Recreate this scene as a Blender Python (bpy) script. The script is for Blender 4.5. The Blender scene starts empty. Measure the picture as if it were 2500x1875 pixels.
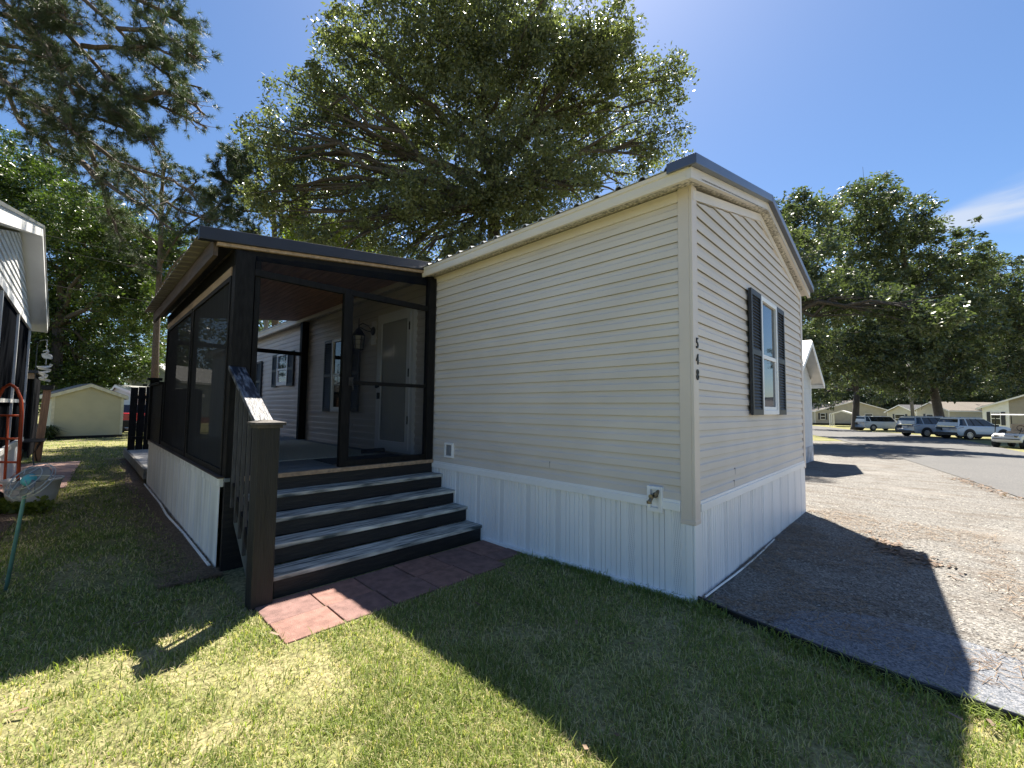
import bpy, math, random
import numpy as np
from mathutils import Matrix, Vector
R_ = math.radians
S = bpy.context.scene
COL = S.collection
rnd = random.Random(7)

# ------------------------------------------------------------------ camera, sky, sun, exposure
F = 1027.43                                   # focal length in pixels of a 2500 px wide picture
cC = np.array([1.3314, -3.4302, 1.4996])
pitch, roll, yaw = 0.0584, 0.0122, 0.7747
fw = np.array([-math.sin(yaw)*math.cos(pitch), math.cos(yaw)*math.cos(pitch), math.sin(pitch)])
r0 = np.array([math.cos(yaw), math.sin(yaw), 0.0]); u0 = np.cross(r0, fw)
cR = math.cos(roll)*r0 + math.sin(roll)*u0
cU = -math.sin(roll)*r0 + math.cos(roll)*u0
cam = bpy.data.cameras.new('camera'); camo = bpy.data.objects.new('camera', cam); COL.objects.link(camo)
cam.sensor_width = 36; cam.lens = F/2500*36; cam.clip_start = 0.05; cam.clip_end = 3000
M4 = Matrix(((cR[0], cU[0], -fw[0], cC[0]), (cR[1], cU[1], -fw[1], cC[1]), (cR[2], cU[2], -fw[2], cC[2]), (0, 0, 0, 1)))
camo.matrix_world = M4
S.camera = camo

def at(px, py, d):                            # a point seen at a pixel of the 2500x1875 photo, d metres deep
    return cC + d*(fw + (px-1250)/F*cR - (py-937.5)/F*cU)

SUN = np.array([-0.335, 0.46, 1.0])           # towards the sun, per metre of height
EL = math.atan2(1.0, math.hypot(SUN[0], SUN[1])); AZ = math.atan2(SUN[0], SUN[1])
W = bpy.data.worlds.new('World'); S.world = W; W.use_nodes = True
nt = W.node_tree; nt.nodes.clear()
wo = nt.nodes.new('ShaderNodeOutputWorld'); bg = nt.nodes.new('ShaderNodeBackground')
sky = nt.nodes.new('ShaderNodeTexSky'); sky.sky_type = 'NISHITA'; sky.sun_disc = False
sky.sun_elevation = EL; sky.sun_rotation = AZ; sky.air_density = 1.0; sky.dust_density = 1.2; sky.ozone_density = 4.0; sky.altitude = 1000
bg.inputs['Strength'].default_value = 0.052
# a thin streak of cirrus in the sky, laid out by direction
tc = nt.nodes.new('ShaderNodeTexCoord')
def wn(t, **k):
    n = nt.nodes.new(t)
    for a, b in k.items(): setattr(n, a, b)
    return n
def wmath(op, a, b=None, c=None):
    n = wn('ShaderNodeMath', operation=op)
    for i, v in enumerate((a, b, c)):
        if v is None: continue
        if isinstance(v, (int, float)): n.inputs[i].default_value = v
        else: nt.links.new(v, n.inputs[i])
    return n.outputs[0]
def wdot(vec):
    n = wn('ShaderNodeVectorMath', operation='DOT_PRODUCT'); nt.links.new(tc.outputs['Generated'], n.inputs[0])
    n.inputs[1].default_value = vec; return n.outputs['Value']
ca = at(2200, 575, 1)-cC; cb = at(2500, 492, 1)-cC
ca /= np.linalg.norm(ca); cb /= np.linalg.norm(cb)
nn = np.cross(ca, cb); nn /= np.linalg.norm(nn); nn *= np.sign(nn[2])
al = cb-ca; al /= np.linalg.norm(al)
v = wdot(tuple(nn)); u = wmath('SUBTRACT', wdot(tuple(al)), float(ca@al))      # across / along the streak
nz = wn('ShaderNodeTexNoise'); mpn = wn('ShaderNodeMapping'); mpn.inputs['Scale'].default_value = (7, 7, 40)
nt.links.new(tc.outputs['Generated'], mpn.inputs[0]); nt.links.new(mpn.outputs[0], nz.inputs['Vector'])
nz.inputs['Scale'].default_value = 1.0; nz.inputs['Detail'].default_value = 5
wid = wmath('ADD', wmath('MULTIPLY', u, 0.27), 0.004)
wid = wmath('MAXIMUM', wid, 0.0005)
ed = wmath('DIVIDE', wmath('ABSOLUTE', v), wid)
core = wmath('SUBTRACT', 1.25, ed)
core = wmath('MULTIPLY', core, wmath('SUBTRACT', wmath('MULTIPLY', nz.outputs['Fac'], 2.0), 0.35))
mr = wn('ShaderNodeMapRange'); mr.interpolation_type = 'SMOOTHSTEP'; nt.links.new(core, mr.inputs[0])
mr.inputs[1].default_value = 0.0; mr.inputs[2].default_value = 0.9; mr.inputs[3].default_value = 0; mr.inputs[4].default_value = 0.72
front = wmath('GREATER_THAN', u, -0.013)
cf = wmath('MULTIPLY', mr.outputs[0], front)
mixc = wn('ShaderNodeMix', data_type='RGBA'); nt.links.new(cf, mixc.inputs['Factor'])
hs = wn('ShaderNodeHueSaturation'); hs.inputs['Saturation'].default_value = 1.12
nt.links.new(sky.outputs[0], hs.inputs['Color'])
nt.links.new(hs.outputs[0], mixc.inputs['A']); mixc.inputs['B'].default_value = (4.6, 4.9, 5.4, 1)
nt.links.new(mixc.outputs['Result'], bg.inputs['Color']); nt.links.new(bg.outputs[0], wo.inputs[0])

sl = bpy.data.lights.new('sun', 'SUN'); sl.energy = 4.7; sl.angle = R_(0.53); sl.color = (1.0, 0.93, 0.82)
so = bpy.data.objects.new('sun', sl); COL.objects.link(so)
so.rotation_euler = Vector(tuple(-SUN)).to_track_quat('-Z', 'Y').to_euler(); so.location = (-6, 8, 30)
S.view_settings.view_transform = 'Standard'; S.view_settings.look = 'None'
S.view_settings.exposure = 1.72; S.view_settings.gamma = 1
S.render.engine = 'CYCLES'
S.cycles.max_bounces = 8; S.cycles.transparent_max_bounces = 24

# ------------------------------------------------------------------ materials
MATS = {}
def mat(name, rgb, rough=0.6, var=0.12, scale=6.0, stretch=(1, 1, 1), bump=0.0, bscale=None, metal=0.0, spec=0.5,
        rgb2=None, patch=0.5, alpha=1.0, trans=0.0, detail=6.0):
    if name in MATS: return MATS[name]
    m = bpy.data.materials.new(name); m.use_nodes = True; MATS[name] = m
    t = m.node_tree; b = t.nodes['Principled BSDF']; L = t.links.new
    b.inputs['Roughness'].default_value = rough; b.inputs['Metallic'].default_value = metal
    b.inputs['Specular IOR Level'].default_value = spec
    co = t.nodes.new('ShaderNodeTexCoord'); mp = t.nodes.new('ShaderNodeMapping'); mp.inputs['Scale'].default_value = stretch
    L(co.outputs['Object'], mp.inputs[0])
    n = t.nodes.new('ShaderNodeTexNoise'); n.inputs['Scale'].default_value = scale; n.inputs['Detail'].default_value = detail
    L(mp.outputs[0], n.inputs['Vector'])
    cr = t.nodes.new('ShaderNodeValToRGB'); L(n.outputs['Fac'], cr.inputs[0])
    c1 = tuple(max(0, c*(1-var)) for c in rgb); c2 = tuple(min(1, c*(1+var)) for c in (rgb2 or rgb))
    cr.color_ramp.elements[0].position = max(0.0, patch-0.16); cr.color_ramp.elements[1].position = min(1.0, patch+0.16)
    cr.color_ramp.elements[0].color = (*c1, 1); cr.color_ramp.elements[1].color = (*c2, 1)
    L(cr.outputs[0], b.inputs['Base Color'])
    if bump:
        n2 = t.nodes.new('ShaderNodeTexNoise'); n2.inputs['Scale'].default_value = bscale or scale*6; n2.inputs['Detail'].default_value = 4
        L(mp.outputs[0], n2.inputs['Vector'])
        bp = t.nodes.new('ShaderNodeBump'); bp.inputs['Strength'].default_value = bump; bp.inputs['Distance'].default_value = 0.02
        L(n2.outputs['Fac'], bp.inputs['Height']); L(bp.outputs[0], b.inputs['Normal'])
    if alpha < 1: b.inputs['Alpha'].default_value = alpha
    if trans: b.inputs['Transmission Weight'].default_value = trans
    return m

def leafmat(name, dark, light, transl=0.35, rough=0.4, straw=None, spec=0.5):
    if name in MATS: return MATS[name]
    m = bpy.data.materials.new(name); m.use_nodes = True; MATS[name] = m
    t = m.node_tree; b = t.nodes['Principled BSDF']; L = t.links.new; out = t.nodes['Material Output']
    a = t.nodes.new('ShaderNodeAttribute'); a.attribute_name = 'tint'
    cr = t.nodes.new('ShaderNodeValToRGB'); L(a.outputs['Fac'], cr.inputs[0])
    cr.color_ramp.elements[0].color = (*dark, 1); cr.color_ramp.elements[1].color = (*light, 1)
    if straw:
        cr.color_ramp.elements[1].position = 0.62
        e = cr.color_ramp.elements.new(0.78); e.color = (*straw, 1)
    L(cr.outputs[0], b.inputs['Base Color']); b.inputs['Roughness'].default_value = rough
    b.inputs['Specular IOR Level'].default_value = spec
    tr = t.nodes.new('ShaderNodeBsdfTranslucent'); ml = t.nodes.new('ShaderNodeMix'); ml.data_type = 'RGBA'; ml.blend_type = 'MULTIPLY'
    ml.inputs['Factor'].default_value = 1; L(cr.outputs[0], ml.inputs['A']); ml.inputs['B'].default_value = (1.5, 1.7, 0.7, 1)
    L(ml.outputs['Result'], tr.inputs['Color'])
    mx = t.nodes.new('ShaderNodeMixShader'); mx.inputs[0].default_value = transl
    L(b.outputs[0], mx.inputs[1]); L(tr.outputs[0], mx.inputs[2]); L(mx.outputs[0], out.inputs[0])
    return m

def screenmat(name, rgb, opacity, gloss=0.0):
    if name in MATS: return MATS[name]
    m = bpy.data.materials.new(name); m.use_nodes = True; MATS[name] = m
    t = m.node_tree; L = t.links.new; out = t.nodes['Material Output']; t.nodes.remove(t.nodes['Principled BSDF']); b = t.nodes.new('ShaderNodeBsdfDiffuse')
    co = t.nodes.new('ShaderNodeTexCoord'); mp = t.nodes.new('ShaderNodeMapping'); mp.inputs['Scale'].default_value = (9, 9, 0.5)
    n = t.nodes.new('ShaderNodeTexNoise'); n.inputs['Scale'].default_value = 2; n.inputs['Detail'].default_value = 3
    L(co.outputs['Object'], mp.inputs[0]); L(mp.outputs[0], n.inputs['Vector'])
    cr = t.nodes.new('ShaderNodeValToRGB'); L(n.outputs['Fac'], cr.inputs[0])
    cr.color_ramp.elements[0].color = (*[c*0.75 for c in rgb], 1); cr.color_ramp.elements[1].color = (*[c*1.3 for c in rgb], 1)
    L(cr.outputs[0], b.inputs['Color'])
    tp = t.nodes.new('ShaderNodeBsdfTransparent'); mx = t.nodes.new('ShaderNodeMixShader'); mx.inputs[0].default_value = opacity
    L(tp.outputs[0], mx.inputs[1]); L(b.outputs[0], mx.inputs[2]); L(mx.outputs[0], out.inputs[0])
    return m

def glassmat(name, rgb=(0.02, 0.025, 0.03), opacity=0.8):
    if name in MATS: return MATS[name]
    m = bpy.data.materials.new(name); m.use_nodes = True; MATS[name] = m
    t = m.node_tree; b = t.nodes['Principled BSDF']; L = t.links.new; out = t.nodes['Material Output']
    b.inputs['Base Color'].default_value = (*rgb, 1); b.inputs['Roughness'].default_value = 0.03
    b.inputs['IOR'].default_value = 1.5
    n = t.nodes.new('ShaderNodeTexNoise'); n.inputs['Scale'].default_value = 1.5; bp = t.nodes.new('ShaderNodeBump')
    bp.inputs['Strength'].default_value = 0.05; bp.inputs['Distance'].default_value = 0.02
    L(n.outputs['Fac'], bp.inputs['Height']); L(bp.outputs[0], b.inputs['Normal'])
    tp = t.nodes.new('ShaderNodeBsdfTransparent'); lw = t.nodes.new('ShaderNodeLayerWeight'); lw.inputs[0].default_value = 0.5
    pw = t.nodes.new('ShaderNodeMath'); pw.operation = 'POWER'; pw.inputs[1].default_value = 3.5; L(lw.outputs['Facing'], pw.inputs[0])
    mm = t.nodes.new('ShaderNodeMath'); mm.operation = 'ADD'; mm.use_clamp = True; mm.inputs[1].default_value = opacity+0.05
    L(pw.outputs[0], mm.inputs[0])
    mx = t.nodes.new('ShaderNodeMixShader'); L(mm.outputs[0], mx.inputs[0]); L(tp.outputs[0], mx.inputs[1]); L(b.outputs[0], mx.inputs[2])
    L(mx.outputs[0], out.inputs[0])
    return m

SIDING = mat('tan_vinyl_siding', (0.655, 0.595, 0.54), 0.5, 0.065, 1.0, (1, 1, 1.6), bump=0.10, bscale=5, detail=8)
SIDING2 = mat('sunlit_tan_siding', (0.46, 0.43, 0.385), 0.45, 0.05, 1.2)
TRIM = mat('tan_trim', (0.66, 0.58, 0.515), 0.4, 0.04, 2)
CREAM = mat('cream_trim', (0.69, 0.625, 0.555), 0.4, 0.06, 1.5, (1, 1, 3))
WHITE = mat('white_vinyl', (0.85, 0.85, 0.85), 0.4, 0.04, 2)
SKIRT = mat('white_skirting', (0.84, 0.84, 0.84), 0.45, 0.06, 1.2, (2, 2, 0.5))
DIRTYWHITE = mat('weathered_white_skirting', (0.76, 0.75, 0.70), 0.6, 0.14, 3, (3, 3, 0.35))
BLACKWOOD = mat('black_painted_wood', (0.010, 0.0095, 0.0095), 0.6, 0.4, 8, (5, 5, 1), bump=0.2, spec=0.15)
BLACKRISER = mat('black_worn_wood', (0.007, 0.007, 0.009), 0.5, 0.3, 5, (6, 0.8, 9), bump=0.3, bscale=18, rgb2=(0.02, 0.017, 0.015), patch=0.62)
TREADM = mat('weathered_tread_paint', (0.09, 0.115, 0.12), 0.8, 0.3, 4, (10, 0.8, 4), bump=0.5, bscale=9, rgb2=(0.52, 0.51, 0.46), patch=0.50, spec=0.2)
RAILM = mat('weathered_rail_paint', (0.02, 0.025, 0.04), 0.5, 0.4, 7, (1.2, 6, 1.2), bump=0.4, bscale=16, rgb2=(0.20, 0.21, 0.23), patch=0.62)
POSTWOOD = mat('dark_stained_newel_wood', (0.009, 0.0085, 0.0083), 0.65, 0.4, 5, (6, 6, 0.7), bump=0.4, bscale=12)
CAPM = mat('worn_cap_paint', (0.06, 0.052, 0.046), 0.65, 0.4, 10, bump=0.3)
CEILM = mat('red_brown_ceiling_boards', (0.36, 0.19, 0.12), 0.55, 0.3, 3, (0.7, 8, 1), bump=0.1)
RAFTER = mat('brown_weathered_board', (0.075, 0.052, 0.04), 0.75, 0.35, 3, (0.7, 6, 6), bump=0.3)
RAWWOOD = mat('raw_pine_wood', (0.36, 0.25, 0.16), 0.7, 0.25, 3, (1, 8, 8), bump=0.2)
ROOFTRIM = mat('slate_metal_trim', (0.12, 0.13, 0.16), 0.3, 0.08, 3, metal=0.5)
NAVYTRIM = mat('dark_navy_metal_trim', (0.022, 0.025, 0.035), 0.35, 0.15, 3, metal=0.3)
ROOFMETAL = mat('galvanised_roof_metal', (0.42, 0.42, 0.40), 0.3, 0.08, 3, metal=0.7)
TANMETAL = mat('tan_roof_underside', (0.20, 0.18, 0.16), 0.5, 0.1, 3)
SHUTTER = mat('charcoal_shutter', (0.022, 0.025, 0.032), 0.5, 0.15, 5)
GLASS = glassmat('window_glass', opacity=0.55)
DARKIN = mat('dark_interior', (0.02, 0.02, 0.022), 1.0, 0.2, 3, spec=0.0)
CURTAIN = mat('pale_curtain', (0.45, 0.46, 0.47), 0.8, 0.1, 3)
METALDK = mat('black_metal', (0.015, 0.015, 0.017), 0.4, 0.2, 8, metal=0.4)
BRASS = mat('weathered_brass', (0.22, 0.19, 0.14), 0.4, 0.3, 30, metal=0.8)
DECKM = mat('grey_deck_paint', (0.17, 0.19, 0.195), 0.6, 0.25, 4, (6, 1, 1))
RUGM = mat('sage_rug', (0.46, 0.47, 0.39), 0.9, 0.1, 30)
DARKRUG = mat('dark_rug', (0.05, 0.055, 0.06), 0.9, 0.2, 30)
SCREEN = screenmat('black_insect_screen', (0.015, 0.016, 0.02), 0.32)
SIDESCREEN = screenmat('dark_side_screen', (0.035, 0.035, 0.036), 0.955)
NSCREEN = screenmat('neighbour_dark_screen', (0.008, 0.009, 0.011), 0.96)
BARK = mat('oak_bark', (0.075, 0.062, 0.052), 0.9, 0.35, 5, (5, 5, 1), bump=0.8, bscale=9)
PINEBARK = mat('pine_bark', (0.10, 0.075, 0.062), 0.9, 0.35, 6, (4, 4, 1.5), bump=0.8, bscale=9)
PVCM = mat('white_pvc', (0.75, 0.75, 0.74), 0.35, 0.05, 4)
EDGEM = mat('black_plastic_edging', (0.012, 0.012, 0.013), 0.4, 0.3, 8)

# ------------------------------------------------------------------ object helpers
def tag(o, label=None, cat=None, group=None, kind=None):
    if label: o['label'] = label
    if cat: o['category'] = cat
    if group: o['group'] = group
    if kind: o['kind'] = kind
    return o
def empty(name, loc, label, cat, group=None):
    o = bpy.data.objects.new(name, None); COL.objects.link(o); o.location = tuple(loc); o.empty_display_size = 0.2
    return tag(o, label, cat, group)
def base(o):
    b = Vector((0, 0, 0))
    while o is not None: b += o.location; o = o.parent
    return b
class MB:
    def __init__(s): s.v = []; s.f = []; s.mi = []; s.X = None
    def add(s, vs, fs, mi=0):
        k = len(s.v)
        for p in vs:
            p = tuple(float(c) for c in p)
            s.v.append(tuple(s.X @ Vector(p)) if s.X is not None else p)
        for f in fs: s.f.append(tuple(i+k for i in f)); s.mi.append(mi)
        return s
    def box(s, a, b, mi=0):
        x0, y0, z0 = [min(p, q) for p, q in zip(a, b)]; x1, y1, z1 = [max(p, q) for p, q in zip(a, b)]
        vs = [(x0, y0, z0), (x1, y0, z0), (x1, y1, z0), (x0, y1, z0), (x0, y0, z1), (x1, y0, z1), (x1, y1, z1), (x0, y1, z1)]
        return s.add(vs, [(3, 2, 1, 0), (4, 5, 6, 7), (0, 1, 5, 4), (1, 2, 6, 5), (2, 3, 7, 6), (3, 0, 4, 7)], mi)
    def beam(s, p, q, w, h, up=(0, 0, 1), mi=0):     # rectangular bar along p-q
        p = Vector(tuple(p)); q = Vector(tuple(q)); d = (q-p).normalized(); U = Vector(up)
        a = d.cross(U)
        if a.length < 1e-4: a = d.cross(Vector((1, 0, 0)))
        a.normalize(); c = a.cross(d).normalized()
        vs = []
        for o in (p, q):
            for i, j in ((-1, -1), (1, -1), (1, 1), (-1, 1)): vs.append(o + a*(i*w/2) + c*(j*h/2))
        return s.add(vs, [(0, 1, 2, 3), (7, 6, 5, 4), (0, 4, 5, 1), (1, 5, 6, 2), (2, 6, 7, 3), (3, 7, 4, 0)], mi)
    def tube(s, pts, r, n=8, mi=0, cap=True):
        pts = [Vector(tuple(p)) for p in pts]
        if not isinstance(r, (list, tuple)): r = [r]*len(pts)
        vs = []; prev = None
        for i, p in enumerate(pts):
            d = (pts[min(i+1, len(pts)-1)]-pts[max(i-1, 0)]).normalized()
            if prev is None:
                a = d.cross(Vector((0, 0, 1)))
                if a.length < 0.05: a = d.cross(Vector((1, 0, 0)))
            else: a = prev - d*prev.dot(d)
            a.normalize(); prev = a; c = d.cross(a)
            for k in range(n):
                t = 2*math.pi*k/n; vs.append(p + a*(math.cos(t)*r[i]) + c*(math.sin(t)*r[i]))
        fs = []
        for i in range(len(pts)-1):
            for k in range(n):
                fs.append((i*n+k, i*n+(k+1) % n, (i+1)*n+(k+1) % n, (i+1)*n+k))
        if cap: fs.append(tuple(range(n))[::-1]); fs.append(tuple((len(pts)-1)*n+k for k in range(n)))
        return s.add(vs, fs, mi)
    def lathe(s, c, prof, n=24, mi=0, axis='z'):       # prof: (radius, height)
        vs = []
        for r, h in prof:
            for k in range(n):
                t = 2*math.pi*k/n; x, y = r*math.cos(t), r*math.sin(t)
                vs.append({'z': (c[0]+x, c[1]+y, c[2]+h), 'y': (c[0]+x, c[1]+h, c[2]+y), 'x': (c[0]+h, c[1]+x, c[2]+y)}[axis])
        fs = [(i*n+k, i*n+(k+1) % n, (i+1)*n+(k+1) % n, (i+1)*n+k) for i in range(len(prof)-1) for k in range(n)]
        if prof[0][0] > 1e-4: fs.append(tuple(range(n))[::-1])
        if prof[-1][0] > 1e-4: fs.append(tuple((len(prof)-1)*n+k for k in range(n)))
        return s.add(vs, fs, mi)
    def prism(s, poly, d, mi=0):                        # polygon of 3-D points pushed along d
        n = len(poly); d = Vector(d); vs = [Vector(tuple(p)) for p in poly]; vs = vs + [p+d for p in vs]
        return s.add(vs, [tuple(range(n))[::-1], tuple(range(n, 2*n))] + [(i, (i+1) % n, (i+1) % n+n, i+n) for i in range(n)], mi)
    def quad(s, a, b, c, d, mi=0): return s.add([a, b, c, d], [(0, 1, 2, 3)], mi)
    def build(s, name, mats, parent=None, smooth=False, bevel=0.0, label=None):
        me = bpy.data.meshes.new(name)
        if parent is not None:
            b = base(parent); me.from_pydata([(x-b[0], y-b[1], z-b[2]) for x, y, z in s.v], [], s.f)
        else: me.from_pydata(s.v, [], s.f)
        if not isinstance(mats, (list, tuple)): mats = [mats]
        for m in mats: me.materials.append(m)
        if len(mats) > 1: me.polygons.foreach_set('material_index', s.mi)
        if smooth: me.polygons.foreach_set('use_smooth', [True]*len(me.polygons))
        me.update()
        o = bpy.data.objects.new(name, me); COL.objects.link(o)
        if parent is not None: o.parent = parent
        if bevel:
            bm = o.modifiers.new('bevel', 'BEVEL'); bm.width = bevel; bm.segments = 2; bm.limit_method = 'ANGLE'; bm.angle_limit = R_(40)
        if label: o['label'] = label
        return o
def npmesh(name, V, Fq, mats, parent=None, tint=None, smooth=False):   # big meshes from numpy arrays (all faces same length)
    me = bpy.data.meshes.new(name); V = np.asarray(V, np.float32); Fq = np.asarray(Fq, np.int32)
    if parent is not None: V = V - np.array(base(parent), np.float32)
    k = Fq.shape[1]
    me.vertices.add(len(V)); me.vertices.foreach_set('co', V.ravel())
    me.loops.add(Fq.size); me.loops.foreach_set('vertex_index', Fq.ravel())
    me.polygons.add(len(Fq)); me.polygons.foreach_set('loop_start', np.arange(0, Fq.size, k, dtype=np.int32))
    me.update(calc_edges=True)
    if tint is not None:
        a = me.attributes.new('tint', 'FLOAT', 'POINT'); a.data.foreach_set('value', np.asarray(tint, np.float32))
    me.materials.append(mats)
    if smooth: me.polygons.foreach_set('use_smooth', np.ones(len(Fq), bool))
    o = bpy.data.objects.new(name, me); COL.objects.link(o)
    if parent is not None: o.parent = parent
    return o
def copy_tree(o, parent=None):
    c = o.copy(); COL.objects.link(c)
    if parent is not None: c.parent = parent
    for ch in list(o.children): copy_tree(ch, c)
    return c

# ------------------------------------------------------------------ terrain
def zg(x, y):
    x = np.asarray(x, float); y = np.asarray(y, float)
    return -0.1*np.clip(-x/3.5, 0, 1) - 0.0125*np.clip(y-6, 0, 60)
def ground_mat():
    m = bpy.data.materials.new('lawn_soil'); m.use_nodes = True; t = m.node_tree; b = t.nodes['Principled BSDF']; L = t.links.new
    co = t.nodes.new('ShaderNodeTexCoord')
    n1 = t.nodes.new('ShaderNodeTexNoise'); n1.inputs['Scale'].default_value = 1.1; n1.inputs['Detail'].default_value = 8; n1.inputs['Roughness'].default_value = 0.7
    n2 = t.nodes.new('ShaderNodeTexNoise'); n2.inputs['Scale'].default_value = 38; n2.inputs['Detail'].default_value = 5
    L(co.outputs['Object'], n1.inputs['Vector']); L(co.outputs['Object'], n2.inputs['Vector'])
    a = t.nodes.new('ShaderNodeValToRGB'); L(n1.outputs['Fac'], a.inputs[0])
    a.color_ramp.elements[0].position = 0.35; a.color_ramp.elements[0].color = (0.13, 0.15, 0.05, 1)
    a.color_ramp.elements[1].position = 0.66; a.color_ramp.elements[1].color = (0.32, 0.28, 0.17, 1)
    c = t.nodes.new('ShaderNodeValToRGB'); L(n2.outputs['Fac'], c.inputs[0])
    c.color_ramp.elements[0].position = 0.3; c.color_ramp.elements[0].color = (0.45, 0.45, 0.4, 1)
    c.color_ramp.elements[1].position = 0.68; c.color_ramp.elements[1].color = (1.3, 1.3, 1.2, 1)
    mx = t.nodes.new('ShaderNodeMix'); mx.data_type = 'RGBA'; mx.blend_type = 'MULTIPLY'; mx.inputs['Factor'].default_value = 1
    L(a.outputs[0], mx.inputs['A']); L(c.outputs[0], mx.inputs['B']); L(mx.outputs['Result'], b.inputs['Base Color'])
    b.inputs['Roughness'].default_value = 0.95; b.inputs['Specular IOR Level'].default_value = 0.1
    bp = t.nodes.new('ShaderNodeBump'); bp.inputs['Strength'].default_value = 0.7; bp.inputs['Distance'].default_value = 0.03
    L(n2.outputs['Fac'], bp.inputs['Height']); L(bp.outputs[0], b.inputs['Normal'])
    return m
xs = np.unique(np.concatenate([np.linspace(-600, -40, 15), np.arange(-40, 30, 2.0), np.linspace(30, 600, 15), [-3.5, 0.0]]))
ys = np.unique(np.concatenate([np.linspace(-600, -20, 12), np.arange(-20, 66, 2.0), np.linspace(66, 900, 18), [6.0]]))
X, Y = np.meshgrid(xs, ys); V = np.stack([X, Y, zg(X, Y)], -1).reshape(-1, 3); nx = len(xs)
I = (np.arange(len(ys)-1)[:, None]*nx + np.arange(nx-1)[None]).ravel()
tag(npmesh('lawn', V, np.stack([I, I+1, I+nx+1, I+nx], 1), ground_mat()), kind='structure')

def inpoly(x, y, poly):
    x = np.asarray(x); y = np.asarray(y); r = np.zeros(x.shape, bool); j = len(poly)-1
    for i in range(len(poly)):
        xi, yi = poly[i]; xj, yj = poly[j]
        if yi != yj:
            r ^= ((yi > y) != (yj > y)) & (x < (xj-xi)*(y-yi)/(yj-yi)+xi)
        j = i
    return r
def strip_sheet(name, A, B, dz, m, kind='structure', n=6, seg=1.0):   # sheet between two polylines
    A = np.array(A, float); B = np.array(B, float)
    def res(P, k):
        d = np.concatenate([[0], np.cumsum(np.hypot(*np.diff(P, axis=0).T))]); t = np.linspace(0, d[-1], k)
        return np.stack([np.interp(t, d, P[:, 0]), np.interp(t, d, P[:, 1])], 1)
    k = max(3, int(np.hypot(*np.diff(A, axis=0).T).sum()/seg))
    A = res(A, k); B = res(B, k); T = np.linspace(0, 1, n)[None, :, None]
    P = A[:, None]*(1-T)+B[:, None]*T
    V = np.concatenate([P, zg(P[..., 0], P[..., 1])[..., None]+dz], -1).reshape(-1, 3)
    I = (np.arange(k-1)[:, None]*n+np.arange(n-1)[None]).ravel()
    return tag(npmesh(name, V, np.stack([I, I+1, I+n+1, I+n], 1), m), kind=kind)

def speckle(name, cols, scale, patch=None, bump=0.6, rough=0.9):
    m = bpy.data.materials.new(name); m.use_nodes = True; t = m.node_tree; b = t.nodes['Principled BSDF']; L = t.links.new
    co = t.nodes.new('ShaderNodeTexCoord'); vo = t.nodes.new('ShaderNodeTexVoronoi'); vo.inputs['Scale'].default_value = scale
    L(co.outputs['Object'], vo.inputs['Vector'])
    sp = t.nodes.new('ShaderNodeSeparateColor'); L(vo.outputs['Color'], sp.inputs[0])
    cr = t.nodes.new('ShaderNodeValToRGB'); L(sp.outputs[0], cr.inputs[0])
    cr.color_ramp.elements[0].color = (*cols[0], 1); cr.color_ramp.elements[1].color = (*cols[-1], 1)
    for i, c in enumerate(cols[1:-1]):
        e = cr.color_ramp.elements.new((i+1)/(len(cols)-1)); e.color = (*c, 1)
    colr = cr.outputs[0]
    for (rgb, sc, lo, hi, st, fac) in (patch or []):
        mp = t.nodes.new('ShaderNodeMapping'); mp.inputs['Scale'].default_value = st; L(co.outputs['Object'], mp.inputs[0])
        n = t.nodes.new('ShaderNodeTexNoise'); n.inputs['Scale'].default_value = sc; n.inputs['Detail'].default_value = 7; L(mp.outputs[0], n.inputs['Vector'])
        r = t.nodes.new('ShaderNodeMapRange'); L(n.outputs['Fac'], r.inputs[0]); r.inputs[1].default_value = lo; r.inputs[2].default_value = hi; r.inputs[4].default_value = fac
        mx = t.nodes.new('ShaderNodeMix'); mx.data_type = 'RGBA'; L(r.outputs[0], mx.inputs['Factor']); L(colr, mx.inputs['A']); mx.inputs['B'].default_value = (*rgb, 1)
        colr = mx.outputs['Result']
    L(colr, b.inputs['Base Color']); b.inputs['Roughness'].default_value = rough; b.inputs['Specular IOR Level'].default_value = 0.2
    bp = t.nodes.new('ShaderNodeBump'); bp.inputs['Strength'].default_value = bump; bp.inputs['Distance'].default_value = 0.01
    L(vo.outputs['Distance'], bp.inputs['Height']); L(bp.outputs[0], b.inputs['Normal'])
    return m
GRAVEL = speckle('gravel', [(0.07, 0.066, 0.061), (0.13, 0.124, 0.114), (0.20, 0.191, 0.175), (0.28, 0.268, 0.25)], 75,
                 [((0.085, 0.06, 0.04), 1.1, 0.47, 0.70, (1.2, 3.0, 1), 0.55), ((0.33, 0.31, 0.28), 0.7, 0.55, 0.75, (1, 1, 1), 0.45)])
TARGRAVEL = speckle('blue_grey_stone', [(0.08, 0.09, 0.105), (0.13, 0.14, 0.16), (0.19, 0.20, 0.22), (0.25, 0.255, 0.27)], 95)
ASPHALT = speckle('asphalt', [(0.09, 0.09, 0.09), (0.12, 0.118, 0.115), (0.16, 0.155, 0.15)], 60, [((0.10, 0.10, 0.10), 0.5, 0.45, 0.7, (1, 1, 1), 0.5)], bump=0.2)
ROADN = [(6.6, -12), (4.5, 0), (2.55, 8.7), (1.89, 11.9), (-1.2, 26.2), (-3.5, 36.1), (-6, 43), (-11, 52), (-30, 66)]
ROADF = [(14, -12), (11, 0), (8.6, 9), (7.3, 14), (4.6, 27.4), (3.4, 43.7), (-0.45, 58), (-11.5, 84), (-30, 98)]
strip_sheet('road', ROADN, ROADF, 0.02, ASPHALT)
EDGE = [(-0.02, 0.03), (0.35, -0.06), (0.8, -0.14), (1.27, -0.185), (1.63, -0.19), (2.4, -0.21), (4.2, -0.3)]
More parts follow.
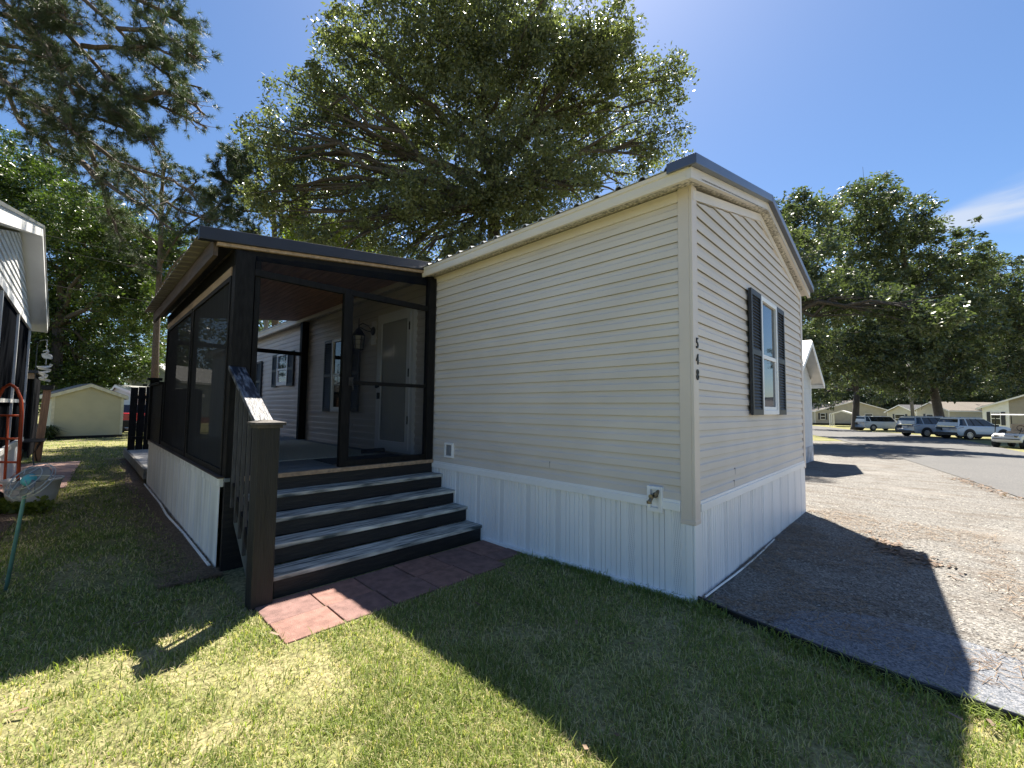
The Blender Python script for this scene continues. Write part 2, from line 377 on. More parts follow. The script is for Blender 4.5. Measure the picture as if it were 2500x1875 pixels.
gl = [(0.0, 0.02), (0.0, 4.27), (-2.0, 6.5), (-4.5, 10), (-7.5, 17), (-9.0, 24), (-6.5, 30)]
gr = [(4.4, -0.28), (3.7, 3.5), (2.56, 8.6), (1.89, 11.9), (0.3, 19.5), (-1.2, 26.2), (-2.6, 32)]
strip_sheet('gravel_drive', gl, gr, 0.010, GRAVEL, n=8, seg=0.5)
def lerp(a, b, t): return (a[0]+(b[0]-a[0])*t, a[1]+(b[1]-a[1])*t)
MB().add([(x, y, zg(x, y)+0.010) for x, y in [(0.0, 0.021)]+[p for p in EDGE[1:]]+[(4.4, -0.279)]], [tuple(range(len(EDGE)+1))]).build('gravel_apron', GRAVEL)['kind'] = 'structure'
# bluish finer stone patch with a wandering outline
bp_ = [(0.55, -0.06), (1.0, -0.12), (1.7, -0.17), (2.6, -0.19), (3.2, -0.1), (3.0, 0.5), (2.4, 0.75), (1.75, 0.62), (1.35, 0.75), (0.95, 0.68), (0.62, 0.42), (0.50, 0.18)]
MB().add([(x, y, zg(x, y)+0.015) for x, y in bp_], [tuple(range(len(bp_)))]).build('stone_patch', TARGRAVEL)['kind'] = 'structure'
MULCH = speckle('pine_straw_mulch', [(0.10, 0.07, 0.05), (0.18, 0.125, 0.09), (0.26, 0.19, 0.14), (0.16, 0.13, 0.10)], 70, bump=1.0)
strip_sheet('mulch_strip', [(-3.5, -2.45), (-3.6, -2.47), (-10.5, -2.5), (-15.5, -2.35)], [(-3.5, -2.52), (-3.7, -2.60), (-3.9, -2.71), (-4.6, -2.64), (-5.4, -2.74), (-6.3, -2.66), (-7.6, -2.78), (-8.6, -2.70), (-10.5, -2.76), (-12, -2.6), (-15.5, -2.6)], 0.012, MULCH, n=3)
strip_sheet('soil_bed', [(-4.9, -4.02), (-7.6, -4.0), (-9.2, -3.75)], [(-4.6, -4.9), (-7.6, -4.5), (-9.2, -4.4)], 0.013, MULCH, n=4)
PATIO = mat('pink_patio_brick', (0.36, 0.23, 0.19), 0.85, 0.25, 6, bump=0.3)
strip_sheet('patio', [(-10.3, -3.55), (-15.4, -3.35)], [(-10.3, -4.6), (-15.4, -4.6)], 0.014, PATIO, n=3)

# ------------------------------------------------------------------ the main home
HZ = 0.777; WT = 3.247; CO = 0.1122; HL = -18.0; WD = 4.27
home = empty('mobile_home', (0, 0, 0), 'long beige sided mobile home with white skirting in the middle', 'house')
PROF = [(0.0, 0.014), (0.002, 0.016), (0.056, 0.014), (0.066, 0.006), (0.080, 0.003), (CO, 0.0)]   # (height in course, proud of wall)
def siding(name, axis, a0, a1, z0, z1, out, parent, m, clip=None, seams=()):
    """lap siding; axis 'x': wall in plane y=c facing out, axis 'y': wall in plane x=c. clip(z)->(a0,a1)"""
    mb = MB(); n = int((z1-z0)/CO)+2
    ax, c, sg = axis
    def P(a, z, o): return (a, c+sg*o, z) if ax == 'x' else (c+sg*o, a, z)
    for i in range(n):
        zb = z0+i*CO
        if zb >= z1: break
        pts = []
        for h, o in PROF:
            z = min(zb+h, z1); pts.append((z, o+0.004))
        rows = []
        for z, o in pts:
            lo, hi = clip(z) if clip else (a0, a1)
            rows.append((P(lo, z, o), P(hi, z, o)))
        vs = [p for r in rows for p in r]
        fs = [(2*k, 2*k+1, 2*k+3, 2*k+2) for k in range(len(rows)-1)]
        # underside lip
        lo, hi = clip(zb) if clip else (a0, a1)
        k = len(vs); vs += [P(lo, zb, 0.0155), P(hi, zb, 0.0155), P(lo, zb+0.014, 0.0155), P(hi, zb+0.014, 0.0155), P(lo, zb+0.014, 0.0), P(hi, zb+0.014, 0.0)]; fs += [(k, k+1, 1, 0), (k+2, k+3, k+1, k), (k+4, k+5, k+3, k+2)]
        mb.add(vs, fs, 0)
        for s0 in seams:
            if s0[1] == i and lo < s0[0] < hi: mb.box(P(s0[0]-0.0008, zb+0.004, 0.012), P(s0[0]+0.0008, zb+CO*0.62, 0.0203), 1)
    return mb.build(name, [m, DARKIN], parent)
siding('wall', ('x', 0.0, -1), HL, -0.06, HZ, WT+0.05, -1, home, SIDING, seams=[(-1.45, 1), (-6.0, 3)])
RY = 2.06; PK = 3.74
def gab(z):
    if z <= 3.235: return (0.06, WD-0.06)
    t = (z-3.235)/(PK-3.235); return (min(0.06+(RY-0.06)*t, RY-0.005), max(WD-0.06-(WD-0.06-RY)*t, RY+0.005))
siding('wall', ('y', 0.0, 1), 0.06, WD-0.06, HZ, PK, 1, home, SIDING, clip=gab, seams=[(0.95, 0), (0.98, 1)])
# core behind siding
cb_ = MB(); cb_.prism([(-0.004, 0.02, -0.1), (-0.004, WD-0.02, -0.1), (-0.004, WD-0.02, 3.3), (-0.004, RY, 3.84), (-0.004, 0.02, 3.3)], (HL+0.004, 0, 0))
cb_.build('inner_wall', mat('plain_core', (0.3, 0.28, 0.26), 0.8), home)
# corner trims
t = MB()
t.box((-0.092, -0.024, 0.60), (0.0, 0.0, 3.36)); t.box((0.0, -0.024, 0.60), (0.026, 0.085, 3.36))
t.box((-0.094, -0.027, 0.60), (0.029, 0.087, 0.635))
t.build('corner_trim', TRIM, home, bevel=0.004)
t = MB(); t.box((-0.01, WD-0.085, 0.66), (0.026, WD+0.024, 3.27)); t.build('corner_trim', TRIM, home, bevel=0.004)
# skirting: long side and end, ribbed vinyl panels with perforated strips
PERF = bpy.data.materials.new('perforated_vinyl'); PERF.use_nodes = True; MATS['perforated_vinyl'] = PERF
_t = PERF.node_tree; _b = _t.nodes['Principled BSDF']; _b.inputs['Roughness'].default_value = 0.45
def _m(op, a, b=None):
    n = _t.nodes.new('ShaderNodeMath'); n.operation = op
    for i, v in enumerate((a, b)):
        if v is None: continue
        if isinstance(v, (int, float)): n.inputs[i].default_value = v
        else: _t.links.new(v, n.inputs[i])
    return n.outputs[0]
_co = _t.nodes.new('ShaderNodeTexCoord'); _s = _t.nodes.new('ShaderNodeSeparateXYZ'); _t.links.new(_co.outputs['Object'], _s.inputs[0])
_a = _m('ADD', _s.outputs[0], _s.outputs[1])
_p = _m('MULTIPLY', _m('SINE', _m('MULTIPLY', _m('ADD', _a, _m('MULTIPLY', _s.outputs[2], 0.55)), 300)), _m('SINE', _m('MULTIPLY', _m('SUBTRACT', _s.outputs[2], _m('MULTIPLY', _a, 0.4)), 210)))
_h = _m('GREATER_THAN', _p, 0.25)
_mx = _t.nodes.new('ShaderNodeMix'); _mx.data_type = 'RGBA'; _t.links.new(_h, _mx.inputs['Factor'])
_mx.inputs['A'].default_value = (0.82, 0.82, 0.82, 1); _mx.inputs['B'].default_value = (0.50, 0.51, 0.53, 1)
_t.links.new(_mx.outputs['Result'], _b.inputs['Base Color'])
def skirting(ax, c, sg, a0, a1, zt, zbf, parent, m, first):
    mb = MB()
    def P(a, z, o): return (a, c+sg*o, z) if ax == 'x' else (c+sg*o, a, z)
    # profile within a .405 m panel: (offset from strip centre, proud)
    gv = lambda c: [(c-0.0045, 0.012), (c-0.002, 0.0005), (c+0.002, 0.0005), (c+0.0045, 0.012)]
    prof = [(-0.2025, 0.0005), (-0.199, 0.012)] + gv(-0.150) + gv(-0.105) + [(-0.05, 0.012), (-0.046, 0.003), (-0.0302, 0.003), (-0.030, 0.010), (0.030, 0.010), (0.0302, 0.003), (0.046, 0.003), (0.05, 0.012)] + gv(0.100) + gv(0.145) + [(0.199, 0.012), (0.2025, 0.0005)]
    k = first
    while k-0.2025 < a1:
        pts = [(min(max(k+o, a0), a1), h) for o, h in prof]
        vs = []
        for a, h in pts: vs += [P(a, zbf(a), h), P(a, zt, h)]
        for i in range(len(pts)-1):
            if pts[i+1][0]-pts[i][0] < 1e-5: continue
            mb.add([vs[2*i], vs[2*i+2], vs[2*i+3], vs[2*i+1]], [(0, 1, 2, 3)], 1 if abs((pts[i][0]+pts[i+1][0])/2-k) < 0.02 else 0)
        k += 0.405
    return mb.build('skirting', [m, PERF], parent)
zb_long = lambda a: float(zg(a, -0.1))-0.03
skirting('x', -0.002, -1, HL, -0.005, 0.71, zb_long, home, SKIRT, -0.127-0.405*44)
skirting('y', 0.002, 1, 0.005, WD-0.005, 0.71, lambda a: -0.03, home, SKIRT, 0.30)
t = MB(); t.box((-0.06, -0.022, -0.05), (0.0, -0.003, 0.60)); t.box((0.0, -0.022, -0.05), (0.022, 0.10, 0.60)); t.build('skirting_corner', SKIRT, home, bevel=0.01)
# white band on top of skirting (two lengths with a gap at the tap box)
t = MB()
for a, b in ((HL, -2.02), (-2.018, -0.355), (-0.245, -0.093)):
    t.box((a, -0.034, 0.69), (b, 0, 0.752)); t.box((a, -0.026, 0.752), (b, 0, 0.777))
t.build('skirting_band', WHITE, home, bevel=0.003)
t = MB(); t.box((0, 0.086, 0.69), (0.034, WD-0.086, 0.752)); t.box((0, 0.086, 0.752), (0.026, WD-0.086, 0.777)); t.build('skirting_band', WHITE, home, bevel=0.003)
t = MB(); t.beam((-2.45, -0.03, zb_long(-2.45)+0.055), (-0.02, -0.03, zb_long(-0.02)+0.05), 0.03, 0.04); t.build('bottom_rail', WHITE, home, bevel=0.004)
# frieze, soffit, fascia on the long side
t = MB(); t.box((HL, -0.022, 3.247), (-0.092, 0, 3.31)); t.box((HL, -0.016, 3.31), (-0.092, 0, 3.345)); t.build('frieze', CREAM, home, bevel=0.003)
SOFF = mat('perforated_soffit', (0.50, 0.46, 0.40), 0.6, 0.55, 1, (40, 40, 20), patch=0.5, detail=1)
t = MB(); t.prism([(HL, -0.016, 3.35), (HL, -0.206, 3.318), (HL, -0.206, 3.326), (HL, -0.016, 3.36)], (-HL+0.07, 0, 0)); t.build('soffit', SOFF, home)
t = MB()
fp = [(-0.19, 3.300), (-0.215, 3.302), (-0.222, 3.33), (-0.226, 3.375), (-0.236, 3.385), (-0.242, 3.415), (-0.2, 3.425), (-0.19, 3.32)]
for a, b in ((HL, -1.93), (-1.928, 0.085)):
    t.prism([(a, y, z) for y, z in fp], (b-a, 0, 0))
t.build('fascia', CREAM, home, bevel=0.002)
# end-wall rake boards
t = MB()
for y0, z0, y1, z1 in ((0.0, 3.235, RY, PK), (WD, 3.215, RY, PK)):
    t.prism([(0.004, y0, z0), (0.004, y1, z1), (0.004, y1, z1+0.085), (0.004, y0, z0+0.085)], (0.024, 0, 0))
t.build('rake_board', CREAM, home)
t = MB(); t2 = MB(); t3 = MB()
for y0, z0, y1, z1 in ((-0.23, 3.325, RY, 3.875), (WD+0.23, 3.325, RY, 3.875)):
    e = 0.0 if y0 < 1 else 0.0015
    t3.prism([(0.004+e, y0*0.9+0.2, z0+0.04), (0.004+e, y1, z1-0.035), (0.105+e, y1, z1-0.035), (0.105+e, y0*0.9+0.2, z0+0.04)], (0, 0, 0.01))
    t.prism([(0.07+e, y0, z0-0.03), (0.07+e, y1, z1-0.03), (0.07+e, y1, z1+0.06), (0.07+e, y0, z0+0.06)], (0.035, 0, 0))
    t2.prism([(-0.08+e, y0-math.copysign(0.03, y1-y0), z0+0.055), (-0.08+e, y1, z1+0.055), (-0.08+e, y1, z1+0.14), (-0.08+e, y0-math.copysign(0.03, y1-y0), z0+0.14)], (0.235, 0, 0))
t.build('rake_fascia', CREAM, home); t3.build('rake_soffit', SOFF, home)
t2.build('rake_trim', ROOFTRIM, home, bevel=0.006)
# ribbed metal roof
t = MB(); yN = []
prof = []; x = HL
def roofprof():
    P = []; a = -0.07-0.2225*80
    while a < 0.05:
        P += [(a-0.10, 0), (a-0.035, 0), (a-0.018, 0.024), (a+0.018, 0.024), (a+0.035, 0)]; a += 0.2225
    return P
rp = roofprof(); rowsN = [(a, -0.255, 3.42+h) for a, h in rp]; rowsR = [(a, RY, 3.985+h) for a, h in rp]; rowsF = [(a, WD+0.255, 3.42+h) for a, h in rp]
n = len(rp); t.add(rowsN+rowsR+rowsF, [(i, i+1, i+1+n, i+n) for i in range(n-1)] + [(i+n, i+1+n, i+1+2*n, i+2*n) for i in range(n-1)])
o = t.build('roof', ROOFMETAL, home); sd = o.modifiers.new('solid', 'SOLIDIFY'); sd.thickness = 0.006
t = MB(); t.prism([(HL, RY-0.16, 3.98), (HL, RY, 4.025), (HL, RY+0.16, 3.98), (HL, RY+0.16, 3.965), (HL, RY, 4.005), (HL, RY-0.16, 3.965)], (-HL+0.03, 0, 0)); 
t.box((0.0, RY-0.02, 3.965), (0.14, RY+0.15, 4.02), 1)
t.build('ridge_cap', [ROOFMETAL, CREAM], home)
# roof filler below the sheet
t = MB(); t.prism([(0.07, -0.19, 3.33), (0.07, -0.19, 3.40), (0.07, RY, 3.95), (0.07, WD+0.19, 3.40), (0.07, WD+0.19, 3.33), (0.07, RY, 3.85)], (HL-0.07, 0, 0)); t.build('roof_deck', CREAM, home)

def window(ax, c, sg, a0, a1, z0, z1, parent, shL=None, shR=None, grid=False, curtain=True, frame_m=WHITE, split=0.5):
    """double-hung window: frame > pane, sash ; shutters as parts"""
    def P(a, z, o): return (a, c+sg*(o+0.019), z) if ax == 'x' else (c+sg*(o+0.019), a, z)
    fr = MB(); w = 0.05
    for q in ((a0, z0, a0+w, z1), (a1-w, z0, a1, z1), (a0+w, z1-w, a1-w, z1), (a0+w, z0, a1-w, z0+w)): fr.box(P(q[0], q[1], -0.018), P(q[2], q[3], 0.045))
    fo = fr.build('window', frame_m, parent, bevel=0.004)
    zm = z0+(z1-z0)*split
    s = MB(); s.box(P(a0+w, zm-0.02, 0.012), P(a1-w, zm+0.025, 0.034))
    w2 = 0.03
    for q in ((a0+w, z0+w, a0+w+w2, zm-0.02), (a1-w-w2, z0+w, a1-w, zm-0.02), (a0+w+w2, z0+w, a1-w-w2, z0+w+0.04)): s.box(P(q[0], q[1], 0.010), P(q[2], q[3], 0.028))
    if grid:
        for i in (1, 2): s.box(P(a0+w+(a1-a0-2*w)*i/3-0.006, zm+0.025, 0.013), P(a0+w+(a1-a0-2*w)*i/3+0.006, z1-w, 0.020))
        for i in (1, 2): s.box(P(a0+w+(a1-a0-2*w)*i/3-0.006, z0+w+0.04, 0.013), P(a0+w+(a1-a0-2*w)*i/3+0.006, zm-0.02, 0.020))
        for zz in ((zm+z1)/2, (z0+zm)/2): s.box(P(a0+w, zz-0.006, 0.012), P(a1-w, zz+0.006, 0.0215))
    s.build('sash', frame_m, fo, bevel=0.002)
    g = MB(); g.box(P(a0+w, z0+w, 0.017), P(a1-w, z1-w, 0.019)); g.build('pane', GLASS, fo)
    b = MB(); b.box(P(a0+w, z0+w, 0.003), P(a1-w, z1-w, 0.006)); b.build('unlit_room_sheet', DARKIN, fo)  # near-black sheet paints the unlit room behind the pane
    if curtain:
        cu = MB()
        for i in range(7):
            aa = a1-w-0.02-(a1-a0)*0.30*i/6; cu.tube([P(aa, z0+w, 0.010), P(aa, zm, 0.010)], 0.005, 5)
        cu.build('curtain', CURTAIN, fo)
    for sh in (shL, shR):
        if not sh: continue
        b0, b1, y0, y1 = sh; k = MB(); e = 0.04
        for q in ((b0, y0, b0+e, y1), (b1-e, y0, b1, y1), (b0+e, y1-0.06, b1-e, y1), (b0+e, y0, b1-e, y0+0.06), (b0+e, (y0+y1)/2-0.03, b1-e, (y0+y1)/2+0.03)):
            k.box(P(q[0], q[1], 0.016), P(q[2], q[3], 0.046))
        k.box(P(b0+e, y0+0.05, 0.016), P(b1-e, y1-0.05, 0.026))
        for lo, hi in ((y0+0.06, (y0+y1)/2-0.03), ((y0+y1)/2+0.03, y1-0.06)):
            nl = int((hi-lo)/0.034); st = (hi-lo)/nl
            for i in range(nl):
                zz = lo+i*st
                k.add([P(b0+e, zz+0.004, 0.043), P(b1-e, zz+0.004, 0.043), P(b1-e, zz+st-0.003, 0.026), P(b0+e, zz+st-0.003, 0.026), P(b0+e, zz+0.004, 0.026), P(b1-e, zz+0.004, 0.026)], [(0, 1, 2, 3), (0, 4, 5, 1)])
        k.build('shutter', SHUTTER, parent)
window('y', 0.0, 1, 1.852, 2.553, 1.467, 2.805, home, (1.462, 1.847, 1.463, 2.812), (2.556, 2.925, 1.463, 2.806), split=0.49)
window('x', 0.0, -1, -6.88, -6.07, 1.40, 2.79, home, (-7.25, -6.885, 1.40, 2.80), (-6.065, -5.735, 1.41, 2.79), grid=False)
window('x', 0.0, -1, -10.19, -9.44, 1.99, 2.77, home, (-10.56, -10.195, 1.965, 2.78), (-9.435, -9.03, 1.965, 2.78), grid=True, curtain=False)
window('x', 0.0, -1, -12.9, -11.95, 1.60, 2.70, home, (-13.3, -12.905, 1.59, 2.71), (-11.945, -11.5, 1.59, 2.71), grid=True, curtain=False)
# front door with storm door
dm = mat('white_door_paint', (0.66, 0.65, 0.62), 0.45, 0.05, 3)
t = MB()
for q in ((-5.07, 0.82, -5.0, 3.0), (-4.06, 0.82, -3.99, 3.0), (-5.0, 2.93, -4.06, 3.0), (-5.0, 0.82, -4.06, 0.87)): t.box((q[0], -0.07, q[1]), (q[2], 0, q[3]))
door = t.build('door', WHITE, home, bevel=0.004)
t = MB(); t.box((-4.999, -0.035, 0.871), (-4.061, -0.006, 2.929))
for q in ((-4.85, 2.2, -4.6, 2.75), (-4.45, 2.2, -4.2, 2.75), (-4.85, 1.05, -4.6, 2.0), (-4.45, 1.05, -4.2, 2.0)): t.box((q[0], -0.040, q[1]), (q[2], -0.0352, q[3]))
t.build('door_leaf', dm, door, bevel=0.006)
t = MB()
for q in ((-4.998, 0.872, -4.91, 2.928), (-4.15, 0.872, -4.062, 2.928), (-4.91, 2.84, -4.15, 2.928), (-4.91, 0.872, -4.15, 0.98)): t.box((q[0], -0.085, q[1]), (q[2], -0.055, q[3]))
t.build('storm_door_frame', WHITE, door, bevel=0.004)
t = MB(); t.box((-4.91, -0.071, 0.98), (-4.15, -0.068, 2.84)); t.build('storm_door_glass', glassmat('clear_glass', (0.3, 0.3, 0.3), opacity=0.0), door)
t = MB(); t.lathe((-4.94, -0.06, 1.83), [(0.03, 0), (0.03, -0.012), (0.014, -0.02), (0.014, -0.05), (0.03, -0.06), (0.03, -0.085), (0.0, -0.09)], 16, axis='y')
t.build('door_handle', METALDK, door)
t = MB(); t.box((-4.97, -0.11, 1.63), (-4.91, -0.085, 1.73)); t.build('door_lock', METALDK, door)
for zz in (1.25, 1.95, 2.65):
    t = MB(); t.box((-4.085, -0.095, zz), (-4.065, -0.084, zz+0.12)); t.build('hinge', METALDK, door)
# porch lantern
t = MB(); t.box((-5.37, -0.03, 2.55), (-5.21, 0, 2.95)); lam = t.build('wall_lantern', WHITE, home, bevel=0.004)
t = MB(); t.lathe((-5.29, -0.03, 2.78), [(0.07, 0), (0.075, -0.012), (0.05, -0.03)], 16, axis='y')
t.tube([(-5.29, -0.05, 2.78), (-5.31, -0.12, 2.86), (-5.36, -0.19, 2.90), (-5.42, -0.22, 2.87), (-5.44, -0.22, 2.82)], 0.009)
t.tube([(-5.29, -0.05, 2.76), (-5.35, -0.13, 2.78), (-5.44, -0.2, 2.84)], 0.007)
t.tube([(-5.44, -0.22, 2.80), (-5.44, -0.22, 2.99)], [0.012, 0.004]); t.build('lantern_arm', METALDK, lam)
t = MB(); cx, cy = -5.44, -0.22
t.lathe((cx, cy, 0), [(0.015, 2.83), (0.05, 2.79), (0.105, 2.70), (0.11, 2.69)], 6)
t.lathe((cx, cy, 0), [(0.075, 2.45), (0.08, 2.455), (0.08, 2.47)], 6)
for k in range(6):
    a = 2*math.pi*k/6; t.tube([(cx+0.098*math.cos(a), cy+0.098*math.sin(a), 2.69), (cx+0.076*math.cos(a), cy+0.076*math.sin(a), 2.46)], 0.007, 5)
for zz in (2.62, 2.54):
    r = 0.076+0.022*(zz-2.46)/0.23; t.tube([(cx+r*math.cos(2*math.pi*k/6), cy+r*math.sin(2*math.pi*k/6), zz) for k in range(7)], 0.004, 4)
t.build('lantern_cage', METALDK, lam)
t = MB(); t.lathe((cx, cy, 0), [(0.068, 2.47), (0.09, 2.685)], 6); t.build('lantern_glass', glassmat('lantern_glass', (0.35, 0.36, 0.38), 0.6), lam)
# vent box and tap box
t = MB()
for q in ((-3.225, 0.85, -3.20, 1.04), (-3.075, 0.85, -3.05, 1.04), (-3.20, 1.015, -3.075, 1.04), (-3.20, 0.85, -3.075, 0.875)): t.box((q[0], -0.045, q[1]), (q[2], -0.01, q[3]))
vb = t.build('outlet_box', WHITE, home, bevel=0.003)
t = MB(); t.box((-3.2, -0.03, 0.875), (-3.075, -0.012, 1.015)); t.box((-3.175, -0.042, 0.90), (-3.10, -0.03, 0.985)); t.box((-3.165, -0.046, 0.91), (-3.142, -0.042, 0.975)); t.box((-3.134, -0.046, 0.91), (-3.111, -0.042, 0.975))
t.build('outlet_cover', mat('grey_plastic', (0.22, 0.23, 0.25), 0.5), vb, bevel=0.003)
t = MB()
for q in ((-0.368, 0.655, -0.338, 0.865), (-0.268, 0.655, -0.238, 0.865), (-0.338, 0.837, -0.268, 0.865), (-0.338, 0.655, -0.268, 0.69)): t.box((q[0], -0.05, q[1]), (q[2], -0.004, q[3]))
t.box((-0.338, -0.022, 0.69), (-0.268, -0.004, 0.837))
tb = t.build('tap_box', WHITE, home, bevel=0.003)
t = MB(); t.lathe((-0.303, -0.024, 0.79), [(0.024, 0.0), (0.024, -0.01), (0.013, -0.016), (0.013, -0.07), (0.018, -0.072), (0.018, -0.09)], 12, axis='y')
t.tube([(-0.303, -0.07, 0.79), (-0.303, -0.10, 0.775), (-0.308, -0.125, 0.745)], [0.014, 0.015, 0.017], 10)
t.lathe((-0.308, -0.128, 0.735), [(0.02, 0), (0.021, 0.02)], 12)
t.tube([(-0.303, -0.06, 0.79), (-0.268, -0.085, 0.812)], 0.008, 8)
a_ = MB()
for k in range(8):
    an = 2*math.pi*k/8; t.tube([(-0.262, -0.089, 0.815), (-0.262+0.012*math.sin(an), -0.089+0.03*math.cos(an), 0.815+0.03*math.sin(an))], 0.006, 5)
t.tube([(-0.262+0.012*math.sin(2*math.pi*k/12), -0.089+0.03*math.cos(2*math.pi*k/12), 0.815+0.03*math.sin(2*math.pi*k/12)) for k in range(13)], 0.006, 6)
t.build('tap', BRASS, tb)
# house number 5 4 8 down the corner trim
dg = bpy.context.evaluated_depsgraph_get()
for ch, zc in (('5', 2.045), ('4', 1.913), ('8', 1.787)):
    cu = bpy.data.curves.new('digit', 'FONT'); cu.body = ch; cu.size = 0.125; cu.extrude = 0.004; cu.align_x = 'CENTER'; cu.align_y = 'CENTER'
    ob = bpy.data.objects.new('tmp', cu); COL.objects.link(ob); bpy.context.view_layer.update()
    me = bpy.data.meshes.new_from_object(ob.evaluated_get(bpy.context.evaluated_depsgraph_get())); bpy.data.objects.remove(ob)
    me.materials.clear(); me.materials.append(METALDK)
    me.transform(Matrix(((0, 0, 1, 0.0305), (0.8, 0, 0, 0.047), (0, 1, 0, zc), (0, 0, 0, 1))))
    ob = bpy.data.objects.new('house_number', me); COL.objects.link(ob); ob.parent = home

# ------------------------------------------------------------------ porch
PX0, PX1, PY = -8.3, -3.52, -2.42
porch = empty('porch', (-5.9, -1.2, -0.1), 'dark screened porch with sloping roof against the beige home', 'porch')
t = MB()
for i in range(17):
    y0 = -2.42+i*0.1405; t.box((-9.8, y0, 0.755), (PX1, y0+0.137, 0.79))
t.build('deck_floor', DECKM, porch)
t = MB(); t.box((-3.53, -2.3, 0.752), (-3.48, -0.03, 0.797)); t.build('threshold', RAWWOOD, porch, bevel=0.004)
t = MB()
for (x, y, w, d) in ((-3.60, -2.335, 0.14, 0.17), (-8.27, -0.10, 0.13, 0.14), (-8.25, -2.345, 0.14, 0.14), (-5.77, -2.385, 0.06, 0.06)):
    top = 3.40-0.125*abs(y)-0.06
    t = MB(); t.box((x-w/2, y-d/2, 0.79), (x+w/2, y+d/2, top)); t.build('post', BLACKWOOD, porch, bevel=0.005)
t = MB(); t.box((-3.63, -2.24, 0.79), (-3.55, -2.19, 3.0)); t.build('jamb', BLACKWOOD, porch, bevel=0.004)
t = MB(); t.box((-3.60, -0.14, 0.79), (-3.50, -0.03, 3.30)); t.build('post', BLACKWOOD, porch, bevel=0.005)
t = MB(); t.box((-3.585, -1.315, 0.80), (-3.515, -1.23, 2.88)); t.build('post', BLACKWOOD, porch, bevel=0.004)
# front screen
t = MB()
t.box((-3.575, -2.25, 2.83), (-3.525, -0.14, 2.90)); t.build('lintel', BLACKWOOD, porch, bevel=0.004)
t = MB(); t.box((-3.57, -1.23, 0.875), (-3.53, -1.20, 2.825)); t.box((-3.565, -1.199, 1.765), (-3.535, -0.14, 1.81)); t.box((-3.575, -1.23, 0.80), (-3.525, -0.14, 0.87))
fs_ = t.build('screen_frame', BLACKWOOD, porch, bevel=0.004)
t = MB(); t.box((-3.551, -1.23, 0.87), (-3.549, -0.14, 1.765)); t.box((-3.551, -1.23, 1.81), (-3.549, -0.14, 2.83))
t.prism([(-3.551, -0.14, 2.90), (-3.551, -0.14, 3.30), (-3.551, -2.25, 3.04), (-3.551, -2.25, 2.90)], (0.002, 0, 0)); t.build('insect_screen', SCREEN, fs_)
t = MB(); t.tube([(-3.54, -1.20, 1.80), (-3.50, -1.20, 1.80), (-3.495, -1.19, 1.70)], 0.012, 6); t.box((-3.54, -1.235, 1.75), (-3.51, -1.18, 1.85)); t.build('latch', METALDK, fs_)
# back opening cross-bar
t = MB(); t.beam((-8.27, -2.3, 2.62), (-8.27, -0.16, 2.62), 0.05, 0.08); t.build('cross_bar', BLACKWOOD, porch)
# left side screens
for a, b in ((-8.18, -5.80), (-5.74, -3.67)):
    t = MB()
    for q in ((a, 0.80, a+0.05, 2.82), (b-0.05, 0.80, b, 2.82), (a+0.05, 0.80, b-0.05, 0.86), (a+0.05, 2.77, b-0.05, 2.82)):
        t.box((q[0], -2.43, q[1]), (q[2], -2.39, q[3]))
    fr_ = t.build('side_screen_frame', BLACKWOOD, porch, bevel=0.003)
    t = MB(); t.quad((a+0.05, -2.41, 0.86), (b-0.05, -2.41, 0.86), (b-0.05, -2.41, 2.77), (a+0.05, -2.41, 2.77)); t.build('side_screen', SIDESCREEN, fr_)
t = MB(); t.box((-8.2, -2.428, 2.821), (-3.68, -2.395, 2.91)); t.build('header_board', RAWWOOD, porch)
t = MB(); t.box((-8.3, -2.425, 2.912), (-3.55, -2.33, 3.06)); t.build('beam', BLACKWOOD, porch)
# roof
def rz(y): return 3.50+0.125*(y+0.1)
t = MB(); pr = []; a = -8.5
while a < -3.5:
    pr += [(a-0.10, 0), (a-0.03, 0), (a-0.015, 0.02), (a+0.015, 0.02), (a+0.03, 0)]; a += 0.2225
pr = [(min(max(x, -8.6), -3.53), h) for x, h in pr]
n = len(pr); A = [(x, -0.06, rz(-0.06)+h-0.03) for x, h in pr]; B = [(x, -2.72, rz(-2.72)+h-0.03) for x, h in pr]
t.add(A+B, [(i, i+1, i+1+n, i+n) for i in range(n-1)]); o = t.build('roof', TANMETAL, porch); sd = o.modifiers.new('solid', 'SOLIDIFY'); sd.thickness = 0.005
t = MB(); t.prism([(-3.585, -0.01, rz(-0.01)-0.10), (-3.585, -2.73, rz(-2.73)-0.10), (-3.585, -2.73, rz(-2.73)+0.025), (-3.585, -0.01, rz(-0.01)+0.025)], (0.075, 0, 0))
t.build('roof_trim', NAVYTRIM, porch, bevel=0.006)
t = MB(); t.prism([(-3.58, -0.02, rz(0)-0.135), (-3.58, -2.58, rz(-2.58)-0.135), (-3.58, -2.58, rz(-2.58)-0.102), (-3.58, -0.02, rz(0)-0.102)], (0.045, 0, 0)); t.build('trim_strip', RAWWOOD, porch)
t = MB(); t.box((-8.55, -2.60, rz(-2.6)-0.22), (-3.60, -2.56, rz(-2.6)-0.045)); t.build('eave_board', RAFTER, porch, bevel=0.003)
t = MB(); t.box((-8.55, -2.56, rz(-2.6)-0.10), (-3.60, -2.43, rz(-2.6)-0.085)); t.build('eave_soffit', BLACKWOOD, porch)
t = MB()
nb = 24
for i in range(nb):
    y0 = -0.03-i*(2.36/nb); y1 = y0-2.36/nb+0.006
    t.prism([(-8.45, y0, rz(y0)-0.125), (-8.45, y1, rz(y1)-0.125), (-8.45, y1, rz(y1)-0.105), (-8.45, y0, rz(y0)-0.105)], (4.84, 0, 0))
t.build('ceiling', CEILM, porch)
